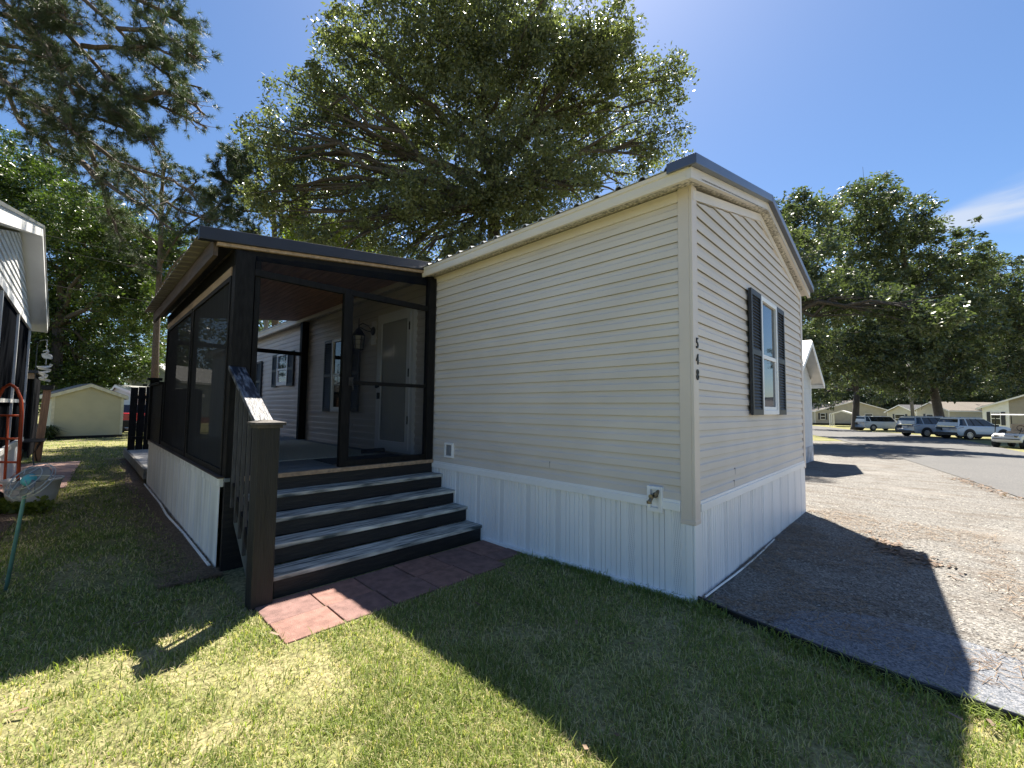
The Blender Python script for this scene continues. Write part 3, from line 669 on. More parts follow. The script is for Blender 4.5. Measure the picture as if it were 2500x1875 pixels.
t = MB(); t.prism([(-3.605, -0.02, rz(0)-0.30), (-3.605, -2.42, rz(-2.42)-0.22), (-3.605, -2.42, rz(-2.42)-0.136), (-3.605, -0.02, rz(0)-0.136)], (0.03, 0, 0)); t.build('front_beam', BLACKWOOD, porch)
# deck railing beyond the screens and skirting below
t = MB()
for i in range(12):
    x = -9.78+i*0.125; t.box((x, -2.44, 0.80), (x+0.118, -2.415, 1.86))
t.beam((-9.8, -2.42, 1.88), (-8.3, -2.42, 1.88), 0.14, 0.04); t.box((-9.86, -2.48, 0.79), (-9.72, -2.34, 1.98)); t.box((-9.9, -2.52, 1.98), (-9.68, -2.30, 2.03))
t.build('railing_boards', BLACKWOOD, porch)
skirting('x', PY-0.01, -1, -9.8, -3.62, 0.72, lambda a: float(zg(a, -2.4))-0.03, porch, DIRTYWHITE, -9.7)
t = MB(); t.box((-9.82, -2.452, 0.70), (-3.60, -2.415, 0.785)); t.build('skirting_band', DIRTYWHITE, porch, bevel=0.003)
t = MB(); t.box((-9.82, -2.47, 0.786), (-3.58, -2.40, 0.80)); t.build('ledge', RAFTER, porch)
t = MB(); t.box((-3.61, -2.415, -0.15), (-3.55, -0.05, 0.75)); t.build('front_board', BLACKRISER, porch)
t = MB(); t.tube([(-3.7, -2.48, -0.06), (-5.2, -2.475, -0.07), (-6.4, -2.50, -0.07), (-7.4, -2.475, -0.07), (-9.7, -2.48, -0.07)], 0.014, 6); t.build('ground_cable', PVCM, porch)
# things on the porch
t = MB(); t.box((-7.9, -2.1, 0.792), (-4.55, -0.25, 0.801)); tag(t.build('outdoor_rug', RUGM, bevel=0.002), 'pale sage rug spread on the porch floor', 'rug')
t = MB(); t.box((-4.45, -1.25, 0.792), (-3.85, -0.12, 0.80)); 
t.tube([(-4.70, -0.10, 0.835), (-4.72, -0.45, 0.83)], 0.035, 10)
tag(t.build('doormat', DARKRUG), 'dark doormat with a curled end before the white door', 'mat')

# ------------------------------------------------------------------ front steps
steps = empty('front_steps', (-3.0, -1.2, -0.1), 'black wooden steps with weathered grey treads up to the porch', 'steps')
TR = [(-3.278, 0.622), (-3.014, 0.45), (-2.755, 0.285), (-2.479, 0.113)]
for i, (x, z) in enumerate(TR):
    xb = [-3.55, -3.278, -3.014, -2.755][i]
    t = MB(); t.box((xb+0.0, -2.27, z-0.038), (x, -0.012-0.0, z)); t.build('tread', TREADM, steps, bevel=0.008)
    zl = ([0.45, 0.285, 0.113, -0.16][i])
    t = MB(); t.box((x-0.055, -2.26, zl-0.0), (x-0.022, -0.02, z-0.040)); t.build('riser', BLACKRISER, steps, bevel=0.003)
t = MB(); t.box((-3.545, -2.27, 0.622), (-3.512, -0.03, 0.750)); t.build('riser', BLACKRISER, steps)
t = MB(); t.prism([(-2.52, -2.33, -0.15), (-2.52, -2.33, 0.06), (-3.54, -2.33, 0.70), (-3.54, -2.33, 0.35), (-2.85, -2.33, -0.15)], (0, 0.045, 0))
t.build('stringer', mat('grey_green_stringer', (0.12, 0.13, 0.12), 0.7, 0.2, 5), steps)
t = MB(); t.box((-2.53, -2.455, -0.16), (-2.375, -2.30, 1.325)); nw = t.build('newel_post', POSTWOOD, steps, bevel=0.006)
t = MB()
t.prism([(-2.565, -2.49, 1.345), (-2.34, -2.49, 1.345), (-2.34, -2.265, 1.345), (-2.565, -2.265, 1.345)], (0, 0, 0.022))
t.add([(-2.565, -2.49, 1.367), (-2.34, -2.49, 1.367), (-2.34, -2.265, 1.367), (-2.565, -2.265, 1.367), (-2.49, -2.415, 1.385), (-2.415, -2.415, 1.385), (-2.415, -2.34, 1.385), (-2.49, -2.34, 1.385)], [(0, 1, 5, 4), (1, 2, 6, 5), (2, 3, 7, 6), (3, 0, 4, 7), (4, 5, 6, 7)])
t.box((-2.545, -2.47, 1.322), (-2.36, -2.285, 1.345)); t.build('post_cap', CAPM, nw, bevel=0.004)
t = MB(); t.beam((-3.56, -2.365, 1.875), (-2.50, -2.37, 1.325), 0.14, 0.04); t.build('handrail', RAILM, steps, bevel=0.006)
for i in range(6):
    x = -3.43+i*0.158; zt = 1.875+(x+3.56)*(-0.519)-0.02; zb = 0.72+(x+3.54)*(-0.70)
    t = MB(); t.box((x-0.014, -2.388, zb-0.12), (x+0.014, -2.36, zt)); t.build('baluster', mat('faded_black_baluster', (0.045, 0.045, 0.047), 0.6, 0.3, 8, (6, 6, 1), bump=0.2), steps, bevel=0.003)
t = MB(); t.beam((-3.54, -2.36, 0.78), (-2.53, -2.36, 0.10), 0.035, 0.1); t.build('bottom_rail', BLACKWOOD, steps)

# ------------------------------------------------------------------ paving slabs at the foot of the steps
PAVM = mat('red_concrete_paver', (0.24, 0.13, 0.105), 0.9, 0.22, 14, bump=0.5, bscale=150)
PAVM2 = mat('brown_concrete_paver', (0.20, 0.115, 0.10), 0.9, 0.22, 14, bump=0.5, bscale=150)
def paver(x0, y0, x1, y1, label, m, k):
    z = float(zg((x0+x1)/2, -1)); t = MB()
    c = Vector(((x0+x1)/2, (y0+y1)/2, z)); t.X = Matrix.Translation(c) @ Matrix.Rotation(R_(rnd.uniform(-0.6, 0.6)), 4, 'Z') @ Matrix.Rotation(R_(rnd.uniform(-0.5, 0.5)), 4, 'X') @ Matrix.Translation(-c)
    t.box((x0+0.006, y0+0.006, z-0.03), (x1-0.006, y1-0.006, z+0.016+rnd.uniform(-0.003, 0.004)))
    tag(t.build('paving_slab', m, bevel=0.006), label, 'paving slab', 'reddish paving slabs along the foot of the steps')
POS = ['nearest the newel post', 'second from the newel post', 'third from the newel post', 'fourth from the newel post', 'fifth from the newel post', 'nearest the white skirting']
for j in range(6):
    y0 = -2.43+0.405*j
    paver(-2.44, y0, -2.035, y0+0.405, 'reddish paving slab against the bottom step, '+POS[j], PAVM if j % 2 else PAVM2, j)
    if j < 6: paver(-2.03, y0, -1.67 if j < 5 else -1.8, y0+0.405, 'reddish paving slab on the lawn side, '+POS[j], PAVM2 if j % 3 else PAVM, j)

# ------------------------------------------------------------------ edging strip, white cable by the end wall
t = MB(); P = [(x, y) for x, y in EDGE]
for a, b in zip(P[:-1], P[1:]): t.beam((a[0], a[1], float(zg(*a))+0.018), (b[0], b[1], float(zg(*b))+0.018), 0.014, 0.06)
t.tube([(x, y, float(zg(x, y))+0.048) for x, y in P], 0.010, 6)
tag(t.build('lawn_edging', EDGEM), 'black plastic edging between lawn and gravel drive', 'edging')
t = MB(); t.tube([(0.045, 0.10, 0.03), (0.048, 0.4, 0.025), (0.055, 0.8, 0.018), (0.058, 1.3, 0.016), (0.05, 1.8, 0.016), (0.035, 2.3, 0.016)], 0.008, 6)
tag(t.build('white_pipe', PVCM), 'thin white plastic pipe lying along the end skirting', 'pipe')
#@@PART2@@
# ------------------------------------------------------------------ houses, sheds, carport
def frame(px, py_base, d, dirx):
    """local frame at a ground point: origin, x axis along dirx (world xy), y axis to its left"""
    p = at(px, py_base, d); z = float(zg(p[0], p[1])); a = math.atan2(dirx[1], dirx[0])
    return (p[0], p[1], z), a
RX = np.array([cR[0], cR[1]]); RX /= np.linalg.norm(RX)         # to the right of the photo
FX = np.array([fw[0], fw[1]]); FX /= np.linalg.norm(FX)         # away from the camera
def house(name, label, cat, org, ang, w, L, eave, peak, wall, roofm, trim=WHITE, over=0.3, skirt=None, wins=(), peak_at=0.5, side_wins=(), sid=True, group=None, split=None, deck=0.0):
    """gable front on local y=0 facing -y, x from 0 to w, body to y=L"""
    root = empty(name, org, label, cat, group); Xf = Matrix.Translation(org) @ Matrix.Rotation(ang, 4, 'Z')
    pk = w*peak_at; co = 0.16
    def mk(): m = MB(); m.X = Xf; return m
    # walls with lap lines
    t = mk()
    z = deck
    def rng(zz):
        if zz <= eave: return 0.0, w
        k = (zz-eave)/(peak-eave); return pk*k, w-(w-pk)*k
    while z < peak:
        z2 = min(z+co, peak)
        a0, a1 = rng(z); b0, b1 = rng(z2)
        mi = 0
        if split and z < peak:
            s0 = split
            if s0 > a0 and s0 < a1:
                t.add([(a0, -0.012, z), (s0, -0.012, z), (s0, 0, z2), (b0, 0, z2), (a0, 0, z), (s0, 0, z)], [(0, 1, 2, 3), (4, 5, 1, 0)], 1)
                t.add([(s0, -0.012, z), (a1, -0.012, z), (b1, 0, z2), (s0, 0, z2), (s0, 0, z), (a1, 0, z)], [(0, 1, 2, 3), (4, 5, 1, 0)], 0)
            else:
                m_ = 1 if a1 <= s0 else 0
                t.add([(a0, -0.012, z), (a1, -0.012, z), (b1, 0, z2), (b0, 0, z2), (a0, 0, z), (a1, 0, z)], [(0, 1, 2, 3), (4, 5, 1, 0)], m_)
        else:
            t.add([(a0, -0.012, z), (a1, -0.012, z), (b1, 0, z2), (b0, 0, z2), (a0, 0, z), (a1, 0, z)], [(0, 1, 2, 3), (4, 5, 1, 0)])
        if z2 <= eave+1e-6 or z < eave:
            zt = min(z2, eave)
            for xx, sg in ((0, -1), (w, 1)):
                t.add([(xx+sg*0.012, 0, z), (xx+sg*0.012, L, z), (xx, L, zt), (xx, 0, zt), (xx, 0, z), (xx, L, z)], [(0, 1, 2, 3), (4, 5, 1, 0)])
        z = z2
    t.add([(0, L, 0), (w, L, 0), (w, L, eave), (pk, L, peak), (0, L, eave)], [(0, 1, 2, 3, 4)])
    t.build('wall', [wall] + ([WHITE] if split else []), root)
    if skirt:
        t = mk(); t.box((-0.03, -0.03, -0.1), (w+0.03, L, deck+0.02)); t.build('skirting', skirt, root)
    # corner boards
    for xx in (-0.02, w-0.08):
        t = mk(); t.box((xx, -0.02, deck), (xx+0.1, 0.0, eave)); t.build('corner_board', trim, root)
    # roof slabs
    t = mk(); th = 0.06
    s1 = (peak-eave)/pk; s2 = (peak-eave)/(w-pk)
    t.prism([(-over, -over, eave-s1*over+0.02), (pk, -over, peak+0.02), (pk, -over, peak+0.02+th), (-over, -over, eave-s1*over+0.02+th)], (0, L+2*over, 0))
    t.prism([(pk, -over, peak+0.02), (w+over, -over, eave-s2*over+0.02), (w+over, -over, eave-s2*over+0.02+th), (pk, -over, peak+0.02+th)], (0, L+2*over, 0))
    t.build('roof', roofm, root)
    t = mk()
    t.prism([(-over-0.02, -over-0.025, eave-s1*over-0.10), (pk, -over-0.025, peak-0.10), (pk, -over-0.025, peak+0.05), (-over-0.02, -over-0.025, eave-s1*over+0.05)], (0, 0.024, 0))
    t.prism([(pk, -over-0.025, peak-0.10), (w+over+0.02, -over-0.025, eave-s2*over-0.10), (w+over+0.02, -over-0.025, eave-s2*over+0.05), (pk, -over-0.025, peak+0.05)], (0, 0.024, 0))
    for xx, ss in ((-over-0.022, s1), (w+over, s2)): t.box((xx, -over, eave-ss*over-0.10), (xx+0.022, L+over, eave-ss*over+0.05))
    t.build('fascia', trim, root)
    for (x0, x1, z0, z1, sh) in wins:
        f = mk()
        for q in ((x0, z0, x0+0.06, z1), (x1-0.06, z0, x1, z1), (x0+0.06, z1-0.06, x1-0.06, z1), (x0+0.06, z0, x1-0.06, z0+0.06), (x0+0.06, (z0+z1)/2-0.03, x1-0.06, (z0+z1)/2+0.03)):
            f.box((q[0], -0.06, q[1]), (q[2], -0.01, q[3]))
        fo = f.build('window', WHITE, root); g = mk(); g.box((x0+0.06, -0.035, z0+0.06), (x1-0.06, -0.03, z1-0.06)); g.build('pane', GLASS, fo)
        g = mk(); g.box((x0+0.06, -0.028, z0+0.06), (x1-0.06, -0.02, z1-0.06)); g.build('blind_or_dark_sheet', CURTAIN if sh != 2 else DARKIN, fo)  # pale blind, else a near-black sheet painting the unlit room
        if sh:
            for xx in (x0-0.36, x1+0.02):
                k = mk(); k.box((xx, -0.05, z0-0.02), (xx+0.34, -0.012, z1+0.02)); k.build('shutter', SHUTTER, root)
    for (y0, y1, z0, z1) in side_wins:
        f = mk(); f.box((w+0.01, y0, z0), (w+0.05, y1, z1)); fo = f.build('window', WHITE, root)
        g = mk(); g.box((w+0.05, y0+0.07, z0+0.07), (w+0.055, y1-0.07, z1-0.07)); g.build('pane', GLASS, fo)
    return root, Xf
SHINGLE = mat('brown_shingle_roof', (0.17, 0.15, 0.13), 0.9, 0.25, 20, bump=0.3)
DKSHINGLE = mat('dark_shingle_roof', (0.06, 0.06, 0.065), 0.9, 0.25, 20, bump=0.3)
TANW = mat('tan_house_siding', (0.42, 0.38, 0.30), 0.6, 0.05, 2)
GREYW = mat('taupe_house_siding', (0.33, 0.30, 0.26), 0.6, 0.05, 2)
CREAMW = mat('cream_house_siding', (0.55, 0.52, 0.43), 0.6, 0.05, 2)
SHEDW = mat('yellow_cream_siding', (0.50, 0.46, 0.30), 0.55, 0.05, 2)
WALLW = mat('white_house_siding', (0.72, 0.72, 0.70), 0.55, 0.05, 2)
nF = -FX                                     # gable walls seen from the left run towards the camera
angF = math.atan2(nF[1], nF[0])
o, a = frame(2238, 1030, 57, nF)
house('cottage', 'cream cottage with shuttered gable window behind the leaning oak trunk', 'house', o, angF, 4.3, 9.0, 2.75, 3.75, CREAMW, SHINGLE, wins=[(1.35, 2.35, 1.0, 2.2, 2)], skirt=WHITE, deck=0.5)
o, a = frame(2401, 1040, 44, nF)
house('double_home', 'taupe and white gabled home behind the right hand white car', 'house', o, angF, 8.4, 14.0, 2.9, 4.2, GREYW, DKSHINGLE, wins=[(0.75, 1.65, 1.15, 2.45, 1)], skirt=WHITE, deck=0.5, split=2.35)
o, a = frame(2168, 1038, 67, nF)
house('small_home', 'small cream gabled home with wide shuttered window behind the farthest car', 'house', o, angF, 4.6, 9.0, 2.6, 3.6, CREAMW, DKSHINGLE, wins=[(1.3, 3.0, 0.8, 2.2, 1)], deck=0.3)
o, a = frame(1990, 1040, 80, RX)
house('far_home', 'long tan home half hidden behind the open metal carport', 'house', o, math.atan2(RX[1], RX[0]), 15.0, 8.0, 2.6, 4.6, TANW, SHINGLE, wins=[(1.0, 2.0, 1.0, 2.2, 2), (9.5, 11.0, 1.0, 2.2, 0)], deck=0.3)
# neighbour's small white building straight behind the home
house('white_annex', 'pale sided annex with a low gable right behind the home', 'building', (-1.42, 10.55, float(zg(-1.42, 10.55))), math.pi/2, 3.4, 6.0, 2.72, 3.75, mat('pale_grey_siding', (0.58, 0.60, 0.62), 0.6, 0.05, 3), ROOFMETAL, over=0.33, deck=0.45, skirt=mat('stained_grey_skirt', (0.45, 0.46, 0.48), 0.8, 0.35, 3, bump=0.2))
# carport
o, a = frame(2026, 1040, 70, RX)
cp = empty('carport', o, 'open metal carport with arched gable roof beside the oak', 'carport'); Xc = Matrix.Translation(o) @ Matrix.Rotation(angF, 4, 'Z')
Xc = Matrix.Translation(o) @ Matrix.Rotation(math.atan2(RX[1], RX[0]), 4, 'Z')
t = MB(); t.X = Xc
pr = [(0, 2.05), (0.12, 2.2), (2.0, 2.75), (3.9, 2.2), (4.0, 2.05)]
t.add([(x, 0, z) for x, z in pr]+[(x+4.5, 5.0, z) for x, z in pr], [(i, i+1, i+6, i+5) for i in range(4)])
oo = t.build('roof', mat('white_metal_roof', (0.6, 0.6, 0.6), 0.4, 0.05, 3), cp); sd = oo.modifiers.new('solid', 'SOLIDIFY'); sd.thickness = 0.06
for x in (0.03, 3.97):
    for y in (0.05, 2.5, 4.95):
        t = MB(); t.X = Xc; t.box((x+0.9*y-0.05, y-0.05, -0.05), (x+0.9*y+0.05, y+0.05, 2.1)); t.build('post', WHITE, cp)
t = MB(); t.X = Xc; t.prism([(0.05, 0.03, 2.15), (2.0, 0.03, 2.70), (3.95, 0.03, 2.15), (3.95, 0.03, 2.0), (2.0, 0.03, 2.5), (0.05, 0.03, 2.0)], (0, 0.05, 0)); t.build('gable_trim', WHITE, cp)
# left background: shed, white house, brown deck behind
house('garden_shed', 'yellow cream shed with low gable roof at the lawn end', 'shed', (-26.2, -4.32, -0.1), R_(99), 2.36, 2.6, 1.96, 2.46, SHEDW, TANMETAL, trim=mat('pale_shed_trim', (0.62, 0.58, 0.44), 0.6), over=0.13, deck=0.10, skirt=METALDK)
o, a = frame(268, 1047, 27.0, RX)
house('white_home', 'white gabled home showing behind the shed corner', 'house', o, math.atan2(RX[1], RX[0]), 1.35, 6.0, 2.35, 2.75, WALLW, ROOFMETAL, over=0.15, deck=0.6, peak_at=0.2, skirt=mat('pale_blue_skirt', (0.5, 0.55, 0.56), 0.7))
o, a = frame(312, 1047, 34.0, RX)
house('blue_grey_house', 'distant grey house with red stair beyond the black fence panel', 'house', o, math.atan2(RX[1], RX[0]), 4.0, 6.0, 3.6, 4.9, mat('grey_blue_siding', (0.40, 0.44, 0.48), 0.6), ROOFMETAL, over=0.25, deck=0.5, wins=[(1.4, 2.2, 2.2, 3.2, 2)], skirt=mat('red_stair_wood', (0.30, 0.10, 0.06), 0.8))

# ------------------------------------------------------------------ neighbour on the left
ny = -4.42
nb_ = empty('neighbour_home', (-12, ny, -0.1), 'white trimmed screened home at the left edge of the lawn', 'house')
NWH = mat('neighbour_white_trim', (0.74, 0.74, 0.72), 0.45, 0.05, 2)
t = MB(); ex, ez, ax_, az, nxx, nz_ = -14.5, 3.42, -11.07, 4.78, -5.2, 3.22
z = 3.42
def nclip(zz): return (ex+(ax_-ex)*(zz-ez)/(az-ez), nxx if zz <= nz_ else nxx+(ax_-nxx)*(zz-nz_)/(az-nz_))
while z < az-0.02:
    z2 = min(z+0.135, az); a0, a1 = nclip(z); b0, b1 = nclip(z2)
    t.add([(a0, ny+0.02, z), (a1, ny+0.02, z), (b1, ny, z2), (b0, ny, z2), (a0, ny, z), (a1, ny, z)], [(0, 1, 2, 3), (4, 5, 1, 0)]); z = z2
t.build('wall', NWH, nb_)
t = MB()
for (xa, za, xb, zb2) in ((ex-0.35, ez-0.13, ax_, az), (ax_, az, nxx+0.4, nz_-0.04)):
    t.prism([(xa, ny+0.26, za+0.02), (xb, ny+0.26, zb2+0.02), (xb, ny+0.26, zb2+0.2), (xa, ny+0.26, za+0.2)], (0, 0.03, 0))
t.build('rake_fascia', NWH, nb_)
t = MB()
for (xa, za, xb, zb2) in ((ex-0.35, ez-0.13, ax_, az), (ax_, az, nxx+0.4, nz_-0.04)):
    t.prism([(xa, ny+0.26, za+0.03), (xb, ny+0.26, zb2+0.03), (xb, ny+0.26, zb2+0.06), (xa, ny+0.26, za+0.06)], (0, -0.27, 0))
t.build('soffit', NWH, nb_)
t = MB()
for (xa, za, xb, zb2) in ((ex-0.4, ez-0.14, ax_, az), (ax_, az, nxx+0.4, nz_-0.04)):
    t.prism([(xa, ny+0.31, za+0.2), (xb, ny+0.31, zb2+0.2), (xb, ny+0.31, zb2+0.24), (xa, ny+0.31, za+0.24)], (0, -6, 0))
t.build('roof', ROOFMETAL, nb_)
t = MB(); t.box((ex, ny-0.02, 3.30), (nxx, ny+0.035, 3.42)); t.box((ex, ny-0.02, 0.56), (nxx, ny+0.05, 0.66)); t.box((ex, ny-0.02, 1.50), (nxx, ny+0.03, 1.57))
t.build('screen_rail', NWH, nb_)
for x in (-14.47, -11.75, -9.2, -6.9, -5.5):
    t = MB(); t.box((x-0.03, ny-0.02, 0.66), (x+0.03, ny+0.032, 3.30)); t.build('screen_post', NWH, nb_)
t = MB(); t.box((ex, ny-0.01, 0.66), (nxx, ny-0.005, 3.30)); t.build('screen', NSCREEN, nb_)
t = MB(); t.box((ex+0.01, ny-5, -0.1), (ex+0.02, ny-0.02, 3.4)); t.build('end_wall', NWH, nb_)
t = MB(); t.box((nxx-0.02, ny-5, -0.1), (nxx-0.01, ny-0.03, 3.2)); t.build('end_wall', NWH, nb_)
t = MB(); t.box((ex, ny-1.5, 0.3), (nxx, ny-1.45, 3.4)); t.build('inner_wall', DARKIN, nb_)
skirting('x', ny+0.01, 1, ex, nxx, 0.56, lambda a: -0.15, nb_, SKIRT, -14.3)

# second dark screened room behind it
dr = empty('dark_screen_room', (-18.2, -5.2, -0.1), 'dark screened room beyond the wooden post', 'porch')
t = MB(); t.box((-17.4, -6.8, 2.2), (-17.3, -4.42, 2.36)); t.box((-17.4, -5.3, 0), (-17.33, -5.24, 2.2)); t.build('frame', RAWWOOD, dr)
t = MB(); t.box((-17.36, -6.8, 0.15), (-17.355, -4.5, 2.2)); t.build('screen', NSCREEN, dr)
t = MB(); t.box((-20, -6.9, 2.37), (-17.2, -4.36, 2.45)); t.build('roof', DKSHINGLE, dr)
t = MB(); t.box((-20, -6.8, -0.1), (-19.9, -4.42, 2.36)); t.box((-20, -4.46, -0.1), (-17.4, -4.42, 2.36)); t.build('wall', DARKIN, dr)

# wooden post
pp = at(90, 1120, 11.5)
t = MB(); t.beam((pp[0], pp[1], -0.15), (pp[0]+0.05, pp[1]+0.10, 1.86), 0.15, 0.15, up=(0, 1, 0))
wp = t.build('wooden_post', mat('orange_pine_post', (0.30, 0.17, 0.10), 0.75, 0.25, 4, (8, 8, 0.7), bump=0.2), bevel=0.006)
tag(wp, 'square brown timber post standing on the pink patio', 'post')
t = MB(); t.box((pp[0]-0.10, pp[1]-0.02, 1.86), (pp[0]+0.20, pp[1]+0.22, 1.98)); t.build('post_bracket', METALDK, wp)
# hook with swan and wind spinner
hk = at(70, 1115, 11.9); ht = at(117, 830, 11.9)
hook = MB(); zt = ht[2]
hook.tube([(hk[0], hk[1], -0.1), (hk[0], hk[1], zt-0.15), (hk[0]+0.03, hk[1]+0.04, zt), (ht[0]-0.05, ht[1]-0.06, zt), (ht[0], ht[1], zt-0.04)], 0.010, 6)
tag(hook.build('garden_hook', METALDK), 'thin black hook pole holding the swan ornament', 'garden hook')
def pxpt(px, py, d=11.9): return at(px, py, d)
SW = mat('pale_painted_metal', (0.52, 0.50, 0.48), 0.5, 0.15, 6)
sw = empty('swan_ornament', tuple(pxpt(114, 868)), 'pale swan cut-out with spiral spinner hanging from the hook', 'ornament')
def flat(pts, th, m, name, par, d=11.9):
    t = MB(); P = [pxpt(x, y, d) for x, y in pts]; t.prism(P, tuple(FX*th)+(0,)); return t.build(name, m, par, bevel=0.002)
flat([(101, 864), (108, 862), (116, 863), (122, 865), (126, 870), (125.5, 877), (118, 876), (108, 875), (102, 871)], 0.03, SW, 'body', sw)
t = MB(); t.tube([pxpt(x, y) for x, y in [(112, 865), (116, 861), (118.5, 858), (117, 855.5), (112, 856), (107, 857.5), (105, 859)]], [0.03, 0.026, 0.022, 0.022, 0.022, 0.018, 0.008], 8); t.build('neck', SW, sw)
t = MB(); t.tube([pxpt(115, 829), pxpt(114.5, 856)], 0.008, 5); t.tube([pxpt(113, 876), pxpt(112, 890)], 0.008, 5); t.build('hanger', SW, sw)
t = MB(); vs = []; N = 60
for i in range(N+1):
    k = i/N; an = k*math.pi*6.2; c = pxpt(110+(-3)*k, 890+40*k); r = 0.155*(0.72+0.28*math.sin(k*math.pi*2+0.6))
    dx = RX*math.cos(an)+FX*math.sin(an)
    for q, hz in ((r, 0.03), (r*0.8, -0.03)): vs.append((c[0]+dx[0]*q, c[1]+dx[1]*q, c[2]+hz))
t.add(vs, [(2*i, 2*i+2, 2*i+3, 2*i+1) for i in range(N)]); oo = t.build('spiral_spinner', mat('bright_spinner_metal', (0.65, 0.62, 0.56), 0.35, 0.1, 6), sw); sd = oo.modifiers.new('solid', 'SOLIDIFY'); sd.thickness = 0.008
# garden table
g = at(70, 1075, 11.0); tb_ = empty('garden_table', (g[0], g[1], -0.1), 'thin black metal table with curved legs by the white skirting', 'table')
t = MB(); t.box((g[0]-0.62, g[1]-0.28, 0.50), (g[0]+0.62, g[1]+0.30, 0.525)); t.build('table_top', METALDK, tb_, bevel=0.004)
for sx in (-0.55, 0.55):
    for sy in (-0.22, 0.22):
        t = MB(); t.tube([(g[0]+sx*0.95, g[1]+sy, 0.50), (g[0]+sx*0.93, g[1]+sy*0.8, 0.38), (g[0]+sx*0.75, g[1]+sy*0.5, 0.2), (g[0]+sx*0.8, g[1]+sy*0.55, 0.05), (g[0]+sx*0.95, g[1]+sy*0.7, -0.1)], 0.014, 6); t.build('leg', METALDK, tb_)
# orange hand truck leaning at the skirting
h0 = at(8, 1228, 6.3); OR = mat('orange_red_paint', (0.62, 0.10, 0.03), 0.4, 0.15, 6)
ht_ = empty('hand_truck', (h0[0], h0[1], -0.1), 'orange red tubular hand truck leaning at the white skirting', 'hand truck')
t = MB(); bx, by = h0[0], h0[1]; dxw = 0.20
L_ = lambda s, z: (bx-RX[0]*dxw*s*1.0-0.06*(z), by-RX[1]*dxw*s*1.0-0.02*z, z)
t.tube([L_(1, 0.0), L_(1, 1.35), L_(0.9, 1.55), L_(0.5, 1.72), L_(0, 1.78), L_(-0.5, 1.72), L_(-0.9, 1.55), L_(-1, 1.35), L_(-1, 0.0)], 0.022, 10); t.build('frame', OR, ht_, smooth=True)
for zz in (0.25, 0.6, 0.95, 1.3):
    t = MB(); t.tube([L_(1, zz), L_(-1, zz)], 0.016, 8); t.build('cross_bar', OR, ht_, smooth=True)
t = MB(); t.tube([L_(0, 0.25), L_(0, 1.3)], 0.016, 8); t.build('spine', OR, ht_, smooth=True)
t = MB(); c = L_(0, -0.06); t.prism([(c[0]-0.24*RX[0], c[1]-0.24*RX[1], -0.08), (c[0]+0.24*RX[0], c[1]+0.24*RX[1], -0.08), (c[0]+0.24*RX[0]-0.2*FX[0], c[1]+0.24*RX[1]-0.2*FX[1], -0.08), (c[0]-0.24*RX[0]-0.2*FX[0], c[1]-0.24*RX[1]-0.2*FX[1], -0.08)], (0, 0, 0.012)); t.build('toe_plate', OR, ht_)
for s in (1.25, -1.25):
    t = MB(); c = L_(s, 0.03); t.X = Matrix.Translation((c[0]+FX[0]*0.08, c[1]+FX[1]*0.08, 0.03)) @ Matrix.Rotation(math.atan2(RX[1], RX[0]), 4, 'Z')
    t.lathe((0, 0, 0), [(0.05, -0.03), (0.12, -0.03), (0.13, -0.015), (0.13, 0.015), (0.12, 0.03), (0.05, 0.03)], 18, axis='x'); t.build('wheel', METALDK, ht_)
# white planter
pc = at(80, 1190, 6.35); pot = empty('planter', (pc[0], pc[1], -0.1), 'round white planter pot of dark soil by the skirting', 'planter')
t = MB(); t.lathe((pc[0], pc[1], -0.12), [(0.18, 0), (0.22, 0.06), (0.275, 0.26), (0.30, 0.44), (0.325, 0.45), (0.325, 0.48), (0.295, 0.48), (0.28, 0.40)], 28); t.build('pot', mat('white_plastic_pot', (0.68, 0.67, 0.64), 0.45, 0.08, 3), pot, smooth=True)
t = MB(); t.lathe((pc[0], pc[1], -0.12), [(0.29, 0.42), (0.2, 0.44), (0.0, 0.45)], 20); t.build('soil', mat('dark_potting_soil', (0.03, 0.025, 0.02), 0.95, 0.4, 30, bump=1), pot)
# yard fan spinner
hb = at(72, 1172, 3.6); fb = at(13, 1440, 3.6); TEAL = mat('teal_paint', (0.07, 0.32, 0.34), 0.4, 0.15, 8); TEALP = mat('faded_teal_pole', (0.12, 0.27, 0.25), 0.5, 0.2, 10)
fan = empty('yard_fan', (fb[0], fb[1], -0.1), 'vintage fan ornament with teal hub and pole at lawn left', 'ornament')
t = MB(); t.tube([(fb[0], fb[1], -0.15), (hb[0]-0.02, hb[1]-0.02, hb[2]-0.10), (hb[0], hb[1], hb[2]-0.05)], [0.014, 0.013, 0.012], 10); t.build('pole', TEALP, fan, smooth=True)
Zd = Vector((-FX[0]*0.75-RX[0]*0.05, -FX[1]*0.75-RX[1]*0.05, 0.62)).normalized(); Xd = Vector((RX[0], RX[1], 0.06)).normalized(); Yd = Zd.cross(Xd).normalized(); Xd = Yd.cross(Zd)
Xh = Matrix(((Xd.x, Yd.x, Zd.x, hb[0]), (Xd.y, Yd.y, Zd.y, hb[1]), (Xd.z, Yd.z, Zd.z, hb[2]), (0, 0, 0, 1)))
t = MB(); t.X = Xh; t.lathe((0, 0, 0), [(0.0, 0.045), (0.03, 0.04), (0.05, 0.022), (0.056, 0.0), (0.052, -0.02), (0.02, -0.04), (0, -0.045)], 20); t.build('hub', TEAL, fan, smooth=True)
BLADE = mat('grey_translucent_blade', (0.17, 0.165, 0.155), 0.5, 0.15, 5)
